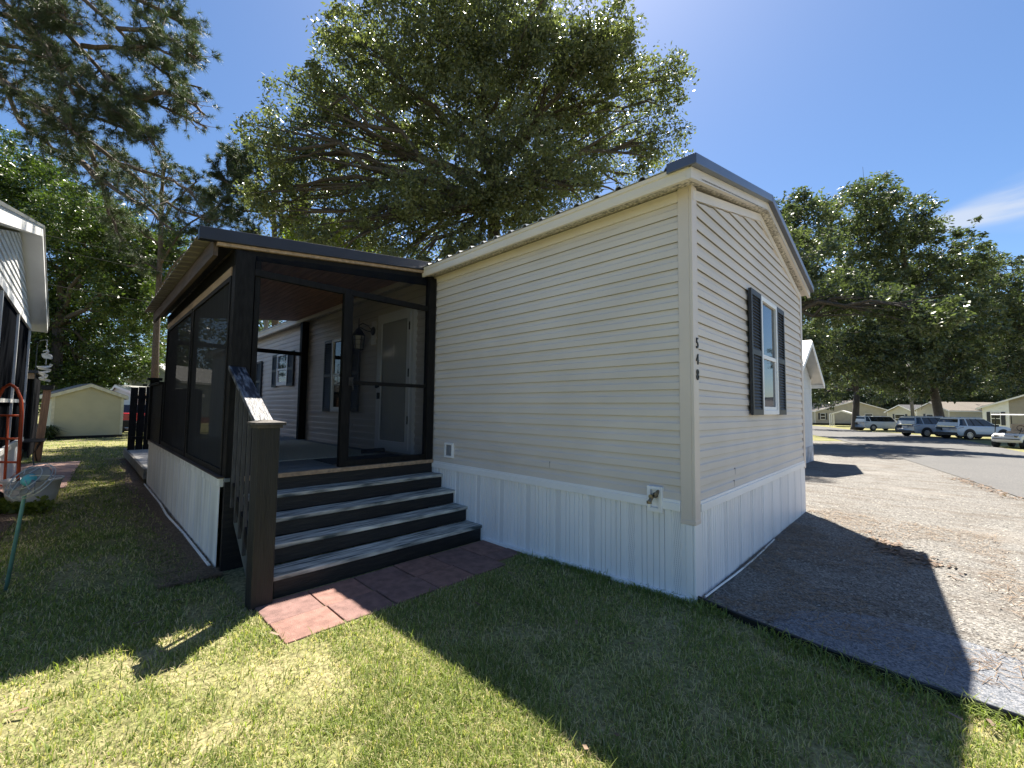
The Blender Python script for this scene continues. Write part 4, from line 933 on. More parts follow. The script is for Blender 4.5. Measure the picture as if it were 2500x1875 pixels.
for k in range(4):
    t = MB(); t.X = Xh @ Matrix.Rotation(math.pi/2*k+0.55, 4, 'Z'); vs = []
    for i in range(9):
        r = 0.035+0.115*i/8; wdt = 0.02+0.046*math.sin(math.pi*min(1, (i/8)*0.72+0.12)); wdt *= (1 if i < 8 else 0.55)
        vs += [(r, -wdt, -0.012), (r+0.005, 0, 0.0), (r, wdt, 0.02)]
    t.add(vs, [f for i in range(8) for f in ((3*i, 3*i+1, 3*i+4, 3*i+3), (3*i+1, 3*i+2, 3*i+5, 3*i+4))]); oo = t.build('blade', BLADE, fan, smooth=True); sd = oo.modifiers.new('solid', 'SOLIDIFY'); sd.thickness = 0.003
WIRE = mat('grey_wire', (0.35, 0.37, 0.37), 0.35, 0.1, 8, metal=0.6)
t = MB(); t.X = Xh
for r, zz in ((0.165, 0.0), (0.11, 0.03), (0.165, -0.03)):
    t.tube([(r*math.cos(2*math.pi*k/36), r*math.sin(2*math.pi*k/36), zz) for k in range(37)], 0.0032, 5)
for k in range(6):
    an = 2*math.pi*k/6+0.2; t.tube([(0.04*math.cos(an), 0.04*math.sin(an), 0.05), (0.11*math.cos(an), 0.11*math.sin(an), 0.031), (0.165*math.cos(an), 0.165*math.sin(an), 0.0), (0.165*math.cos(an), 0.165*math.sin(an), -0.03), (0.03*math.cos(an), 0.03*math.sin(an), -0.05)], 0.0028, 5)
t.build('wire_guard', WIRE, fan)
# low side deck and black fence panel past the porch
sd_ = empty('side_deck', (-12.3, -1.8, -0.1), 'low grey timber landing beyond the porch skirting', 'deck')
t = MB(); t.box((-15.6, -2.49, 0.0), (-9.86, -2.44, 0.20)); t.build('edge_beam', mat('grey_timber', (0.20, 0.19, 0.17), 0.8, 0.2, 3, (1, 6, 6)), sd_)
t = MB(); t.box((-15.6, -2.438, 0.14), (-9.86, -0.1, 0.19)); t.build('deck_boards', mat('pale_deck_boards', (0.48, 0.46, 0.43), 0.8, 0.15, 4, (1, 8, 1)), sd_)
t = MB()
for i in range(10):
    y = -2.47+i*0.165; t.box((-14.62, y, 0.21), (-14.585, y+0.158, 1.97+0.015*(i % 3)))
for zz in (0.5, 1.65): t.box((-14.585, -2.45, zz), (-14.54, -0.85, zz+0.09), 0)
tag(t.build('fence_panel', BLACKWOOD), 'tall black board fence panel on the low landing', 'fence')
# shrub, red car tail, mower
# ------------------------------------------------------------------ cars
PAINT = mat('white_car_paint', (0.72, 0.73, 0.74), 0.25, 0.02, 2, spec=0.6)
PAINT2 = mat('silver_white_car_paint', (0.52, 0.54, 0.57), 0.25, 0.02, 2, spec=0.6)
TYRE = mat('tyre_rubber', (0.012, 0.012, 0.013), 0.8, 0.2, 20)
RIM = mat('alloy_rim', (0.55, 0.55, 0.56), 0.3, 0.05, 5, metal=0.7)
CLAD = mat('black_plastic_cladding', (0.015, 0.015, 0.016), 0.6, 0.15, 8)
CARGLASS = mat('car_glass', (0.015, 0.018, 0.022), 0.05, 0.05, 3, spec=0.8)
REDL = mat('tail_light_red', (0.25, 0.015, 0.012), 0.2, 0.1, 5)
CHROME = mat('chrome', (0.6, 0.6, 0.6), 0.15, 0.02, 5, metal=0.9)
PLATE = mat('plain_plate', (0.45, 0.45, 0.48), 0.5, 0.1, 40)
def suv(label, L, Wd, Hh, wb, paint, squareness=0.0, cladding=True, rails=True):
    root = empty('suv', (0, 0, 0), label, 'car', 'cars parked across the road')
    hw = Wd/2; xr = -L/2; xf = L/2; belt = Hh*0.64; gc = 0.27
    # body: stations along x of (x, bottom, top, half width)
    st = [(xr, 0.45, belt*0.86, hw*0.88), (xr+0.06, 0.38, belt*0.99, hw*0.94), (xr+0.25, 0.30, belt+0.02, hw*0.985), (xr+0.9, gc+0.02, belt+0.01, hw), (0, gc, belt-0.005, hw), (xf-1.45, gc, belt-0.02, hw),
          (xf-1.15, gc, belt-0.02, hw*0.995), (xf-0.6, gc+0.02, belt-0.06, hw*0.975), (xf-0.2, gc+0.06, belt-0.14, hw*0.93), (xf-0.04, 0.34, belt-0.24, hw*0.86), (xf, 0.42, belt-0.40, hw*0.80)]
    t = MB(); n = 12; vs = []
    for x, b, tp, w in st:
        ring = [(-w*0.90, b), (-w*0.985, b+0.05), (-w, b+(tp-b)*0.45), (-w*0.985, tp-0.10), (-w*0.95, tp-0.025), (-w*0.87, tp)]
        ring = ring + [(-y, z) for y, z in ring[::-1]]
        vs += [(x, y, z) for y, z in ring]
    fs = [(i*n+k, i*n+(k+1) % n, (i+1)*n+(k+1) % n, (i+1)*n+k) for i in range(len(st)-1) for k in range(n)] + [tuple(range(n)), tuple((len(st)-1)*n+k for k in range(n))[::-1]]
    t.add(vs, fs); t.build('body', paint, root, smooth=True, bevel=0.0)
    # greenhouse: glass house with roof and pillars
    rx0, rx1 = xr+0.30-0.12*squareness, xf-2.15+0.25*squareness       # roof rear and front
    bx0, bx1 = xr+0.07, xf-1.22                                      # base rear and front
    rw = hw*0.74; bw = hw*0.93; zr = Hh-0.05
    def gh(k, side): # k: 0 base,1 roof
        return None
    A = [(bx0, bw*0.93, belt-0.02), (bx0+0.35, bw, belt-0.015), (bx1-0.25, bw, belt-0.04), (bx1, bw*0.86, belt-0.05)]
    B = [(rx0, rw*0.93, zr-0.03), (rx0+0.30, rw, zr), (rx1-0.25, rw, zr-0.01), (rx1, rw*0.90, zr-0.06)]
    t = MB(); lo = [(x, y, z) for x, y, z in A]+[(x, -y, z) for x, y, z in A[::-1]]; hi = [(x, y, z) for x, y, z in B]+[(x, -y, z) for x, y, z in B[::-1]]
    t.add(lo+hi, [(i, (i+1) % 8, (i+1) % 8+8, i+8) for i in range(8)]+[tuple(range(8, 16))]); t.build('windows', CARGLASS, root)
    t = MB(); up = [(x+(-0.03 if i == 0 else (0.02 if i == 3 else 0)), y*1.02, z) for i, (x, y, z) in enumerate(B)]; e = up+[(x, -y, z) for x, y, z in up[::-1]]
    top = [(x*0.985, y*0.86, z+0.05) for x, y, z in e]
    t.add([(x, y, z-0.03) for x, y, z in e]+[(x, y, z+0.015) for x, y, z in e]+top, [(i, (i+1) % 8, (i+1) % 8+8, i+8) for i in range(8)]+[(i+8, (i+1) % 8+8, (i+1) % 8+16, i+16) for i in range(8)]+[tuple(range(16, 24))])
    # pillars
    def on(sy, fx, k):   # point on the side glass: fx 0..1 along, k 0..1 up
        a = np.array(A[1])*(1-fx)+np.array(A[2])*fx; b = np.array(B[1])*(1-fx)+np.array(B[2])*fx; p = a*(1-k)+b*k
        return (p[0], sy*(p[1]+0.004), p[2])
    for sy in (1, -1):
        P0 = [(A[0][0]-0.01, sy*A[0][1]*1.01, A[0][2]), (A[1][0]+0.42, sy*(A[1][1]+0.006), A[1][2]), (B[1][0]+0.22, sy*(B[1][1]+0.006), B[1][2]), (B[0][0]-0.01, sy*B[0][1]*1.01, B[0][2])]
        t.add(P0, [(0, 1, 2, 3)] if sy < 0 else [(3, 2, 1, 0)])
        P1 = [(A[2][0]-0.02, sy*(A[2][1]+0.005), A[2][2]), (A[3][0]+0.02, sy*A[3][1]*1.01, A[3][2]), (B[3][0]+0.015, sy*B[3][1]*1.01, B[3][2]), (B[2][0]+0.10, sy*(B[2][1]+0.005), B[2][2])]
        k_ = 0.45
        P1[0] = tuple(np.array(P1[0])*(1-k_)+np.array(P1[1])*k_); P1[3] = tuple(np.array(P1[3])*(1-k_)+np.array(P1[2])*k_)
        t.add(P1, [(0, 1, 2, 3)] if sy < 0 else [(3, 2, 1, 0)])
    k_ = 0.50; a0 = np.array(A[0]); b0 = np.array(B[0]); m0 = a0*(1-k_)+b0*k_       # tailgate under the rear window, spoiler above it
    t.add([(a0[0]-0.014, a0[1]*1.005, a0[2]-0.02), (a0[0]-0.014, -a0[1]*1.005, a0[2]-0.02), (m0[0]-0.014, -m0[1]*1.005, m0[2]), (m0[0]-0.014, m0[1]*1.005, m0[2])], [(0, 1, 2, 3)])
    t.box((b0[0]-0.07, -b0[1]*0.95, b0[2]-0.01), (b0[0]+0.1, b0[1]*0.95, b0[2]+0.025))
    t.build('roof', paint, root)
    t = MB()
    for sy in (1, -1):
        for fx in (0.36, 0.64):
            t.beam(on(sy, fx, 0.0), on(sy, fx, 1.0), 0.07, 0.014, up=(0, sy, 0.3))
    t.build('door_pillar', CLAD, root)
    if rails:
        for sy in (1, -1):
            t = MB(); t.tube([(rx0+0.2, sy*rw*0.86, Hh-0.01), (rx0+0.28, sy*rw*0.86, Hh+0.035), (rx1-0.3, sy*rw*0.86, Hh+0.035), (rx1-0.2, sy*rw*0.86, Hh-0.01)], 0.018, 6); t.build('roof_rail', CHROME, root)
    # lower cladding, arches, bumpers
    wx = (-wb/2-0.08, wb/2-0.08); wr = 0.365 if Hh < 1.85 else 0.40
    t = MB()
    if cladding:
        for sy in (1, -1): t.box((wx[0]+0.3, sy*(hw-0.03), gc-0.02), (wx[1]-0.3, sy*(hw+0.012), gc+0.17))
        t.box((xr-0.015, -hw*0.86, 0.33), (xr+0.10, hw*0.86, 0.56)); t.box((xf-0.12, -hw*0.74, 0.26), (xf+0.005, hw*0.74, 0.46))
    else: t.box((xr-0.01, -hw*0.84, 0.32), (xr+0.10, hw*0.84, 0.42))
    t.build('lower_cladding', CLAD, root, bevel=0.01)
    for x in wx:
        for sy in (1, -1):
            t = MB(); N = 14; r1, r2 = wr+0.045, wr+(0.13 if cladding else 0.07); vs = []
            for i in range(N+1):
                an = math.pi*i/N*1.12-0.06*math.pi
                for r in (r1-0.08, r2): vs.append((x+r*math.cos(an), sy*(hw+0.016), wr+r*math.sin(an)))
                vs.append((x+(r1-0.08)*math.cos(an), sy*(hw-0.22), wr+(r1-0.08)*math.sin(an)))
            fs = []
            for i in range(N): fs += [(3*i, 3*i+1, 3*i+4, 3*i+3), (3*i+2, 3*i, 3*i+3, 3*i+5)]
            # black disc well
            k = len(vs); vs.append((x, sy*(hw+0.012), wr)); 
            t.add(vs, fs); t.lathe((x, sy*(hw+0.009), wr), [(0.0, 0), (r1-0.075, 0)], 24, axis='y'); t.build('wheel_arch', CLAD, root)
            w = MB(); w.lathe((x, sy*(hw-0.10), wr), [(wr*0.66, sy*0.115), (wr*0.9, sy*0.135), (wr, sy*0.10), (wr, -sy*0.10), (wr*0.66, -sy*0.12)], 28, axis='y')
            wo_ = w.build('wheel', TYRE, root, smooth=True)
            g = MB(); g.lathe((x, sy*(hw-0.10), wr), [(wr*0.67, sy*0.115), (wr*0.62, sy*0.12), (wr*0.60, sy*0.07)], 28, axis='y'); g.lathe((x, sy*(hw-0.10), wr), [(wr*0.14, sy*0.08), (wr*0.13, sy*0.125), (0, sy*0.128)], 14, axis='y')
            for k in range(10):
                an = 2*math.pi*k/10; g.beam((x+0.03*math.cos(an), sy*(hw+0.012), wr+0.03*math.sin(an)), (x+wr*0.64*math.cos(an), sy*(hw+0.012), wr+wr*0.64*math.sin(an)), 0.042, 0.03, up=(0, 1, 0))
            g.build('rim', RIM, wo_)
    for sy in (1, -1):
        t = MB(); t.prism([(xr+0.0, sy*hw*0.70, belt-0.20), (xr+0.0, sy*hw*0.70, belt-0.06), (xr+0.05, sy*hw*0.93, belt-0.05), (xr+0.42, sy*hw*1.005, belt-0.10), (xr+0.05, sy*hw*0.955, belt-0.20)], (0.02, sy*0.012, 0)); t.build('tail_light', REDL, root)
        t = MB(); t.prism([(xf-0.02, sy*hw*0.60, belt-0.36), (xf-0.10, sy*hw*0.86, belt-0.30), (xf-0.40, sy*hw*0.965, belt-0.20), (xf-0.38, sy*hw*0.975, belt-0.28), (xf-0.06, sy*hw*0.88, belt-0.42)], (0.02, 0, 0.0)); t.build('headlight', RIM, root)
        t = MB(); t.box((bx1-0.42, sy*(bw+0.02), belt-0.04), (bx1-0.28, sy*(bw+0.20), belt+0.10)); t.build('mirror', paint if not cladding else CLAD, root, bevel=0.02)
        t = MB()
        for fx in (0.33, 0.64): x = A[1][0]*(1-fx)+A[2][0]*fx; t.box((x, sy*(hw-0.004), belt-0.17), (x+0.2, sy*(hw+0.012), belt-0.14))
        t.build('door_handle', paint, root)
    t = MB(); t.box((xr-0.012, -0.26, belt-0.36), (xr+0.03, 0.26, belt-0.20)); t.build('number_plate', PLATE, root)
    t = MB(); t.box((xr+0.0, -hw*0.7, belt-0.09), (xr+0.06, hw*0.7, belt-0.05)); t.build('tailgate_trim', CHROME if cladding else paint, root)
    return root
def park(root, px, py, d, rr, wbh, hwd, ang):
    """place so that the right rear wheel meets the ground at the pixel"""
    p = at(px, py, d); root.rotation_euler = (0, 0, ang); c, s = math.cos(ang), math.sin(ang)
    lx, ly = -wbh-0.08, -hwd+0.05
    root.location = (p[0]-(c*lx-s*ly), p[1]-(s*lx+c*ly), float(zg(p[0], p[1])))
aR = math.atan2(RX[1], RX[0])
c1 = suv('white compact car with black cladding and alloy wheels, rightmost of the three', 4.60, 1.86, 1.69, 2.69, PAINT); park(c1, 2367, 1073, 32.5, 0, 2.69/2, 0.93, aR+R_(2))
c2 = suv('silver car partly hidden by the cladded white car', 5.05, 1.95, 1.76, 2.95, PAINT2, 0.4); park(c2, 2262, 1063, 36.0, 0, 2.95/2, 0.97, aR+R_(1))
c3 = suv('large boxy white car beside the oak trunk, farthest of the three', 5.7, 2.05, 1.94, 3.4, PAINT, 1.0, cladding=False); park(c3, 2132, 1048, 56.0, 0, 3.4/2, 1.02, aR+R_(1))
# golf cart at the right edge
gcx = at(2500, 1096, 22.5); gz = float(zg(gcx[0], gcx[1])); gct = empty('golf_cart', (0, 0, 0), 'white golf cart cut by the right edge of the photo', 'golf cart')
t = MB(); t.prism([(-1.15, -0.58, 0.32), (-1.15, -0.58, 0.75), (-0.55, -0.58, 0.78), (-0.45, -0.58, 0.40), (0.35, -0.58, 0.36), (0.5, -0.58, 0.72), (0.85, -0.58, 0.80), (1.15, -0.58, 0.66), (1.2, -0.58, 0.42), (1.05, -0.58, 0.30)], (0, 1.16, 0)); t.build('body', PAINT, gct, bevel=0.04)
t = MB(); t.box((-1.1, -0.66, 1.80), (0.85, 0.66, 1.86)); t.prism([(0.85, -0.66, 1.80), (1.02, -0.6, 1.79), (1.02, 0.6, 1.79), (0.85, 0.66, 1.80)], (0, 0, 0.03)); t.build('canopy', mat('white_canopy', (0.78, 0.78, 0.76), 0.4, 0.03), gct, bevel=0.02)
for x0, x1 in ((-1.05, -1.0), (0.62, 0.80)):
    for y in (-0.56, 0.56):
        t = MB(); t.tube([(x0 if x0 < 0 else 0.78, y, 0.7), (x1 if x0 < 0 else 0.6, y, 1.82)], 0.02, 6); t.build('canopy_post', METALDK, gct)
t = MB(); t.box((-0.85, -0.55, 0.78), (-0.35, 0.55, 0.9)); t.prism([(-0.95, -0.55, 0.9), (-0.83, -0.55, 0.88), (-0.93, -0.55, 1.3), (-1.03, -0.55, 1.3)], (0, 1.1, 0)); t.build('seat', mat('tan_vinyl_seat', (0.42, 0.33, 0.25), 0.6, 0.08), gct, bevel=0.03)
t = MB(); t.tube([(0.45, 0.25, 0.75), (0.2, 0.25, 1.08)], 0.02, 6); t.tube([(0.2+0.06*math.sin(2*math.pi*k/16), 0.25+0.17*math.cos(2*math.pi*k/16), 1.08+0.15*math.sin(2*math.pi*k/16)) for k in range(17)], 0.014, 6); t.build('steering_wheel', METALDK, gct)
t = MB(); t.tube([(1.18, -0.5, 0.5), (1.3, -0.45, 0.5), (1.3, 0.45, 0.5), (1.18, 0.5, 0.5)], 0.025, 6); t.tube([(1.18, -0.4, 0.62), (1.32, -0.36, 0.68), (1.32, 0.36, 0.68), (1.18, 0.4, 0.62)], 0.02, 6); t.build('front_bar', METALDK, gct)
for x in (-0.8, 0.82):
    for sy in (1, -1):
        w = MB(); w.lathe((x, sy*0.52, 0.27), [(0.14, sy*0.09), (0.24, sy*0.10), (0.27, sy*0.06), (0.27, -sy*0.08), (0.14, -sy*0.1)], 22, axis='y'); wo_ = w.build('wheel', TYRE, gct, smooth=True)
        g = MB(); g.lathe((x, sy*0.52, 0.27), [(0.15, sy*0.085), (0.05, sy*0.07), (0.0, sy*0.08)], 16, axis='y'); g.build('rim', RIM, wo_)
for sy in (1, -1):
    t = MB(); t.box((1.10, sy*0.30, 0.60), (1.165, sy*0.48, 0.70)); t.build('headlight', CHROME, gct, bevel=0.015)
gct.rotation_euler = (0, 0, math.atan2(-RX[1], -RX[0])+R_(20)); c_, s_ = math.cos(gct.rotation_euler[2]), math.sin(gct.rotation_euler[2])
gct.location = (gcx[0]-(c_*0.82-s_*0.52), gcx[1]-(s_*0.82+c_*0.52), gz)
# red pickup tail and black mower by the shed
g = at(300, 1056, 24.5); rd = empty('red_pickup', (0, 0, 0), 'red pickup rear showing past the shed corner', 'pickup')
t = MB(); t.prism([(-1.6, -0.85, 0.42), (-1.6, -0.85, 1.05), (0.0, -0.85, 1.05), (0.1, -0.85, 0.42)], (0, 1.7, 0)); t.prism([(0.1, -0.85, 0.42), (0.0, -0.85, 1.05), (2.6, -0.85, 1.0), (2.8, -0.85, 0.45)], (0, 1.7, 0)); t.build('body', mat('red_car_paint', (0.45, 0.02, 0.025), 0.25, 0.05, 2), rd, bevel=0.05)
t = MB(); t.prism([(0.0, -0.78, 1.05), (0.25, -0.66, 1.55), (1.1, -0.66, 1.55), (1.7, -0.78, 1.02)], (0, 1.5, 0)); t.build('cab', CARGLASS, rd, bevel=0.03)
for x in (-0.95, 1.9):
    for sy in (1, -1):
        w = MB(); w.lathe((x, sy*0.80, 0.35), [(0.2, sy*0.09), (0.32, sy*0.1), (0.35, sy*0.06), (0.35, -sy*0.1)], 20, axis='y'); w.build('wheel', TYRE, rd, smooth=True)
for sy in (1, -1):
    t = MB(); t.box((-1.63, sy*0.62, 0.75), (-1.58, sy*0.84, 1.0)); t.build('tail_light', REDL, rd)
rd.rotation_euler = (0, 0, math.atan2(FX[1], FX[0])+0.25); rd.location = (g[0]-0.95*RX[0]+1.6*FX[0], g[1]-0.95*RX[1]+1.6*FX[1], -0.1)
g = at(322, 1056, 23.9); mw = empty('riding_mower', (0, 0, 0), 'small black riding mower beyond the black fence panel', 'mower')
t = MB(); t.box((0.1, -0.28, 0.30), (0.85, 0.28, 0.68)); t.box((-0.6, -0.4, 0.28), (0.1, 0.4, 0.42)); t.box((-0.35, -0.5, 0.10), (0.45, 0.5, 0.22)); t.build('body', METALDK, mw, bevel=0.04)
t = MB(); t.box((-0.5, -0.24, 0.42), (-0.05, 0.24, 0.55)); t.box((-0.58, -0.24, 0.5), (-0.45, 0.24, 0.95)); t.build('seat', CLAD, mw, bevel=0.04)
for x, r, y in ((-0.42, 0.25, 0.42), (0.62, 0.18, 0.36)):
    for sy in (1, -1):
        w = MB(); w.lathe((x, sy*y, r), [(r*0.5, sy*0.08), (r*0.93, sy*0.09), (r, sy*0.05), (r, -sy*0.08)], 18, axis='y'); wo_ = w.build('wheel', TYRE, mw, smooth=True)
t = MB(); t.tube([(0.12, 0, 0.65), (0.0, 0, 0.86)], 0.02, 6); t.tube([(0.03*math.sin(2*math.pi*k/14), 0.15*math.cos(2*math.pi*k/14), 0.87+0.08*math.sin(2*math.pi*k/14)) for k in range(15)], 0.014, 5); t.build('steering_wheel', METALDK, mw)
mw.rotation_euler = (0, 0, math.atan2(-FX[1], -FX[0])-0.5); mw.location = (g[0], g[1], -0.1)
# utility pole and wires
up_ = at(2232, 1035, 52); uz = float(zg(up_[0], up_[1])); upx = empty('utility_pole', (up_[0], up_[1], uz), 'grey weathered utility pole between the far houses', 'pole')
t = MB(); t.tube([(up_[0], up_[1], uz-0.2), (up_[0]-0.35, up_[1]-0.25, uz+8.6)], [0.19, 0.14], 12); t.build('pole', mat('grey_pole_wood', (0.22, 0.20, 0.18), 0.9, 0.2, 4, (5, 5, 0.5), bump=0.3), upx, smooth=True)
t = MB(); t.beam((up_[0]-0.9, up_[1]+0.3, uz+8.0), (up_[0]+0.3, up_[1]-0.7, uz+8.0), 0.10, 0.12); t.build('crossarm', RAFTER, upx)
WLAB = ['highest', 'middle', 'lowest']
for i, (y0, y1, d0) in enumerate(((570, 640, 15.5), (600, 668, 15.5), (690, 735, 16.0))):
    a, b = at(96, y0, d0), at(640, y1+26, 26); t = MB()
    t.tube([a+(b-a)*k/8-np.array([0, 0, 0.25*math.sin(math.pi*k/8)]) for k in range(9)], 0.0065, 5)
    tag(t.build('utility_wire', mat('dull_cable', (0.05, 0.05, 0.05), 0.9, spec=0.1)), WLAB[i]+' of the thin wires strung from the left neighbour past the trees', 'wire', 'utility wires above the porch roof')
t = MB(); e = at(640, 1000, 26); t.tube([(e[0], e[1], -0.2), (e[0], e[1], 11)], [0.15, 0.11], 10); tag(t.build('wire_pole', MATS['grey_pole_wood'], smooth=True), 'wooden pole hidden behind the porch carrying the wires', 'pole')

# ------------------------------------------------------------------ vegetation
def rotv(N, rng):
    v = rng.normal(size=(N, 3)); v /= np.linalg.norm(v, axis=1, keepdims=True); return v
def leaf_mesh(name, centers, rad, per, size, m, parent, seed, flat=0.8, droop=0.3, asp=0.45, tintc=None):
    rng = np.random.default_rng(seed); N = len(centers); K = N*per
    c = np.repeat(np.asarray(centers, float), per, 0); rr = np.repeat(np.asarray(rad, float), per)
    off = rotv(K, rng)*(rng.random(K)**0.45)[:, None]*rr[:, None]; off[:, 2] *= flat
    p = c+off
    d = rotv(K, rng); d[:, 2] = d[:, 2]*0.7-droop; d /= np.linalg.norm(d, axis=1, keepdims=True)
    s = np.cross(d, rotv(K, rng)); s /= np.linalg.norm(s, axis=1, keepdims=True)+1e-9
    L = size*(0.65+0.7*rng.random(K))[:, None]; w = L*asp
    nrm = np.cross(d, s)
    V = np.stack([p, p+d*L*0.5+s*w*0.5+nrm*L*0.06, p+d*L, p+d*L*0.5-s*w*0.5+nrm*L*0.06], 1).reshape(-1, 3)
    tint = np.repeat(np.clip(np.repeat(tintc if tintc is not None else rng.random(N)*0.6, per)+rng.normal(size=K)*0.22+0.15, 0, 1), 4)
    return npmesh(name, V, np.arange(K*4).reshape(-1, 4), m, parent, tint)
def tuft_mesh(name, centers, dirs, size, per, m, parent, seed, wid=0.010):
    rng = np.random.default_rng(seed); N = len(centers); K = N*per
    c = np.repeat(centers, per, 0); a = np.repeat(dirs, per, 0)
    d = rotv(K, rng)*0.9+a*0.75; d /= np.linalg.norm(d, axis=1, keepdims=True)
    s = np.cross(d, rotv(K, rng)); s /= np.linalg.norm(s, axis=1, keepdims=True)+1e-9
    L = size*(0.7+0.5*rng.random(K))[:, None]
    c = c+a*(rng.random(K)*size*0.5)[:, None]
    V = np.stack([c-s*wid/2, c+s*wid/2, c+d*L-np.array([0, 0, 1])*L*0.12], 1).reshape(-1, 3)
    tint = np.repeat(np.clip(np.repeat(rng.random(N)*0.7, per)+rng.normal(size=K)*0.12+0.1, 0, 1), 3)
    return npmesh(name, V, np.arange(K*3).reshape(-1, 3), m, parent, tint)
def shades_lit(P):                             # would this leaf cluster shade ground the photo shows sunlit?
    g = P[:, :2]-SUN[:2]*(P[:, 2:3]+0.05); x, y = g[:, 0], g[:, 1]; m = 0.9
    a = (y < -1.0+m*0.5) & (y > -10) & (x > -3.4) & (x < 8)
    b = (x > -0.3) & (x < 4.5) & (y > -10) & (y < 10.5)
    c = (x > -3.8) & (x < 0.5) & (y > -1.5) & (y < 3.0)      # the front half of the roof stays sunlit
    return a | b | c
def crown(lobes, d0, per_lobe, seed, crad=(0.35, 0.85), avoid=True, flat=0.9):
    rng = np.random.default_rng(seed); C = []; Rr = []; LB = []
    for lb in lobes:
        px, py, pr = lb[:3]; dd = lb[3] if len(lb) > 3 else rng.uniform(-3, 3)
        d = d0+dd; c = at(px, py, d); r = pr*d/F
        n = max(6, int(per_lobe*(pr/100.0)**2)); u = rotv(n, rng)*(rng.random(n)**0.38)[:, None]*r
        u[:, 2] *= flat
        C.append(c+u); Rr.append(rng.uniform(*crad, n)); LB.append((c, r))
        n2 = max(3, n//7); u2 = rotv(n2, rng)*rng.uniform(0.92, 1.12, n2)[:, None]*r; C.append(c+u2); Rr.append(rng.uniform(crad[0]*0.6, crad[0]*1.2, n2))
    C = np.concatenate(C); Rr = np.concatenate(Rr); k = C[:, 2] > 0.8
    if avoid: k &= ~shades_lit(C)
    for i in np.where(k)[0]:                  # no clump hangs alone in the air
        if np.partition(((C[k]-C[i])**2).sum(1), 3)[3] > 3.2: k[i] = False
    return C[k], Rr[k], LB
def limbs(t, base_pt, fork, LB, r0, seed, wob=0.3):
    rng = np.random.default_rng(seed); f0 = np.array(fork)
    cs = np.array([c for c, r in LB]); top = np.array([cs[:, 0].mean()*0.5+f0[0]*0.5, cs[:, 1].mean()*0.5+f0[1]*0.5, f0[2]+(cs[:, 2].max()-f0[2])*0.7])
    ld_ = [f0*(1-k)+top*k+rotv(1, rng)[0]*wob*math.sin(k*math.pi) for k in np.linspace(0, 1, 7)]
    t.tube(ld_, [r0*0.8*(1-0.8*k)+0.02 for k in np.linspace(0, 1, 7)], 9)
    for c, r in LB:
        hd = math.hypot(c[0]-f0[0], c[1]-f0[1]); k = (c[2]-0.55*hd-f0[2]+rng.normal()*0.8)/max(0.5, top[2]-f0[2]); k = min(max(k, 0.0), 0.92)
        j = k*6; i = int(j); f = ld_[i]+(ld_[min(i+1, 6)]-ld_[i])*(j-i)
        e = np.array(c)+rotv(1, rng)[0]*r*0.25; n = 7; P = []
        for i in range(n+1):
            q = i/n; p = f*(1-q)+e*q; p = p+np.array([0, 0, 1])*math.sin(q*math.pi)*np.linalg.norm(e-f)*rng.uniform(0.02, 0.14)+rotv(1, rng)[0]*wob*math.sin(q*math.pi); P.append(p)
        rr = min(r0*0.5, 0.05+0.022*np.linalg.norm(e-f))*(1-0.5*k)
        t.tube(P, [rr*(1-0.85*i/n)+0.012 for i in range(n+1)], 7)
        for j in range(6):                    # secondary branches
            s_ = P[rng.integers(2, n)]; e2 = e+rotv(1, rng)[0]*r*rng.uniform(0.6, 1.15); mid = (s_+e2)/2+rotv(1, rng)[0]*r*0.2
            t.tube([s_, mid, e2], [rr*0.4, rr*0.24, 0.010], 5)
def tree(name, label, basept, fork, lobes, d0, m, size, per, per_lobe, seed, r0=0.35, group=None, barkm=None, crad=(0.35, 0.85), lean=None, avoid=True, asp=0.45, droop=0.3, tintf=None):
    z0 = float(zg(basept[0], basept[1])); b = np.array([basept[0], basept[1], z0])
    root = empty(name, tuple(b), label, 'tree', group)
    C, Rr, LB = crown(lobes, d0, per_lobe, seed, crad, avoid)
    t = MB(); f = np.array(fork, float); mid = (b+f)/2 if lean is None else np.array(lean)
    t.tube([b-np.array([0, 0, 0.3]), b+(mid-b)*0.15, mid, f], [r0*1.5, r0*1.1, r0*0.92, r0*0.8], 12)
    limbs(t, b, f, LB, r0, seed+5)
    t.build('trunk', barkm or BARK, root, smooth=True)
    tc_ = None
    if tintf is not None: tc_ = tintf(C)
    leaf_mesh('crown', C, Rr, per, size, m, root, seed+1, asp=asp, droop=droop, tintc=tc_)
    return root
OAKL = leafmat('hazed_oak_leaf', (0.07, 0.082, 0.045), (0.165, 0.18, 0.095), 0.42, 0.33)  # leaf tones lightened and greyed, painting in the glare haze over the crown
MAPL = leafmat('bright_leaf', (0.028, 0.05, 0.014), (0.10, 0.145, 0.032), 0.30, 0.36)
ROAKL = leafmat('live_oak_leaf', (0.045, 0.06, 0.032), (0.125, 0.15, 0.085), 0.32, 0.32)
PINEL = leafmat('pine_needle', (0.03, 0.045, 0.024), (0.085, 0.11, 0.055), 0.22, 0.5)
LIMEL = leafmat('yellow_green_leaf', (0.09, 0.13, 0.02), (0.22, 0.26, 0.05), 0.45, 0.45)

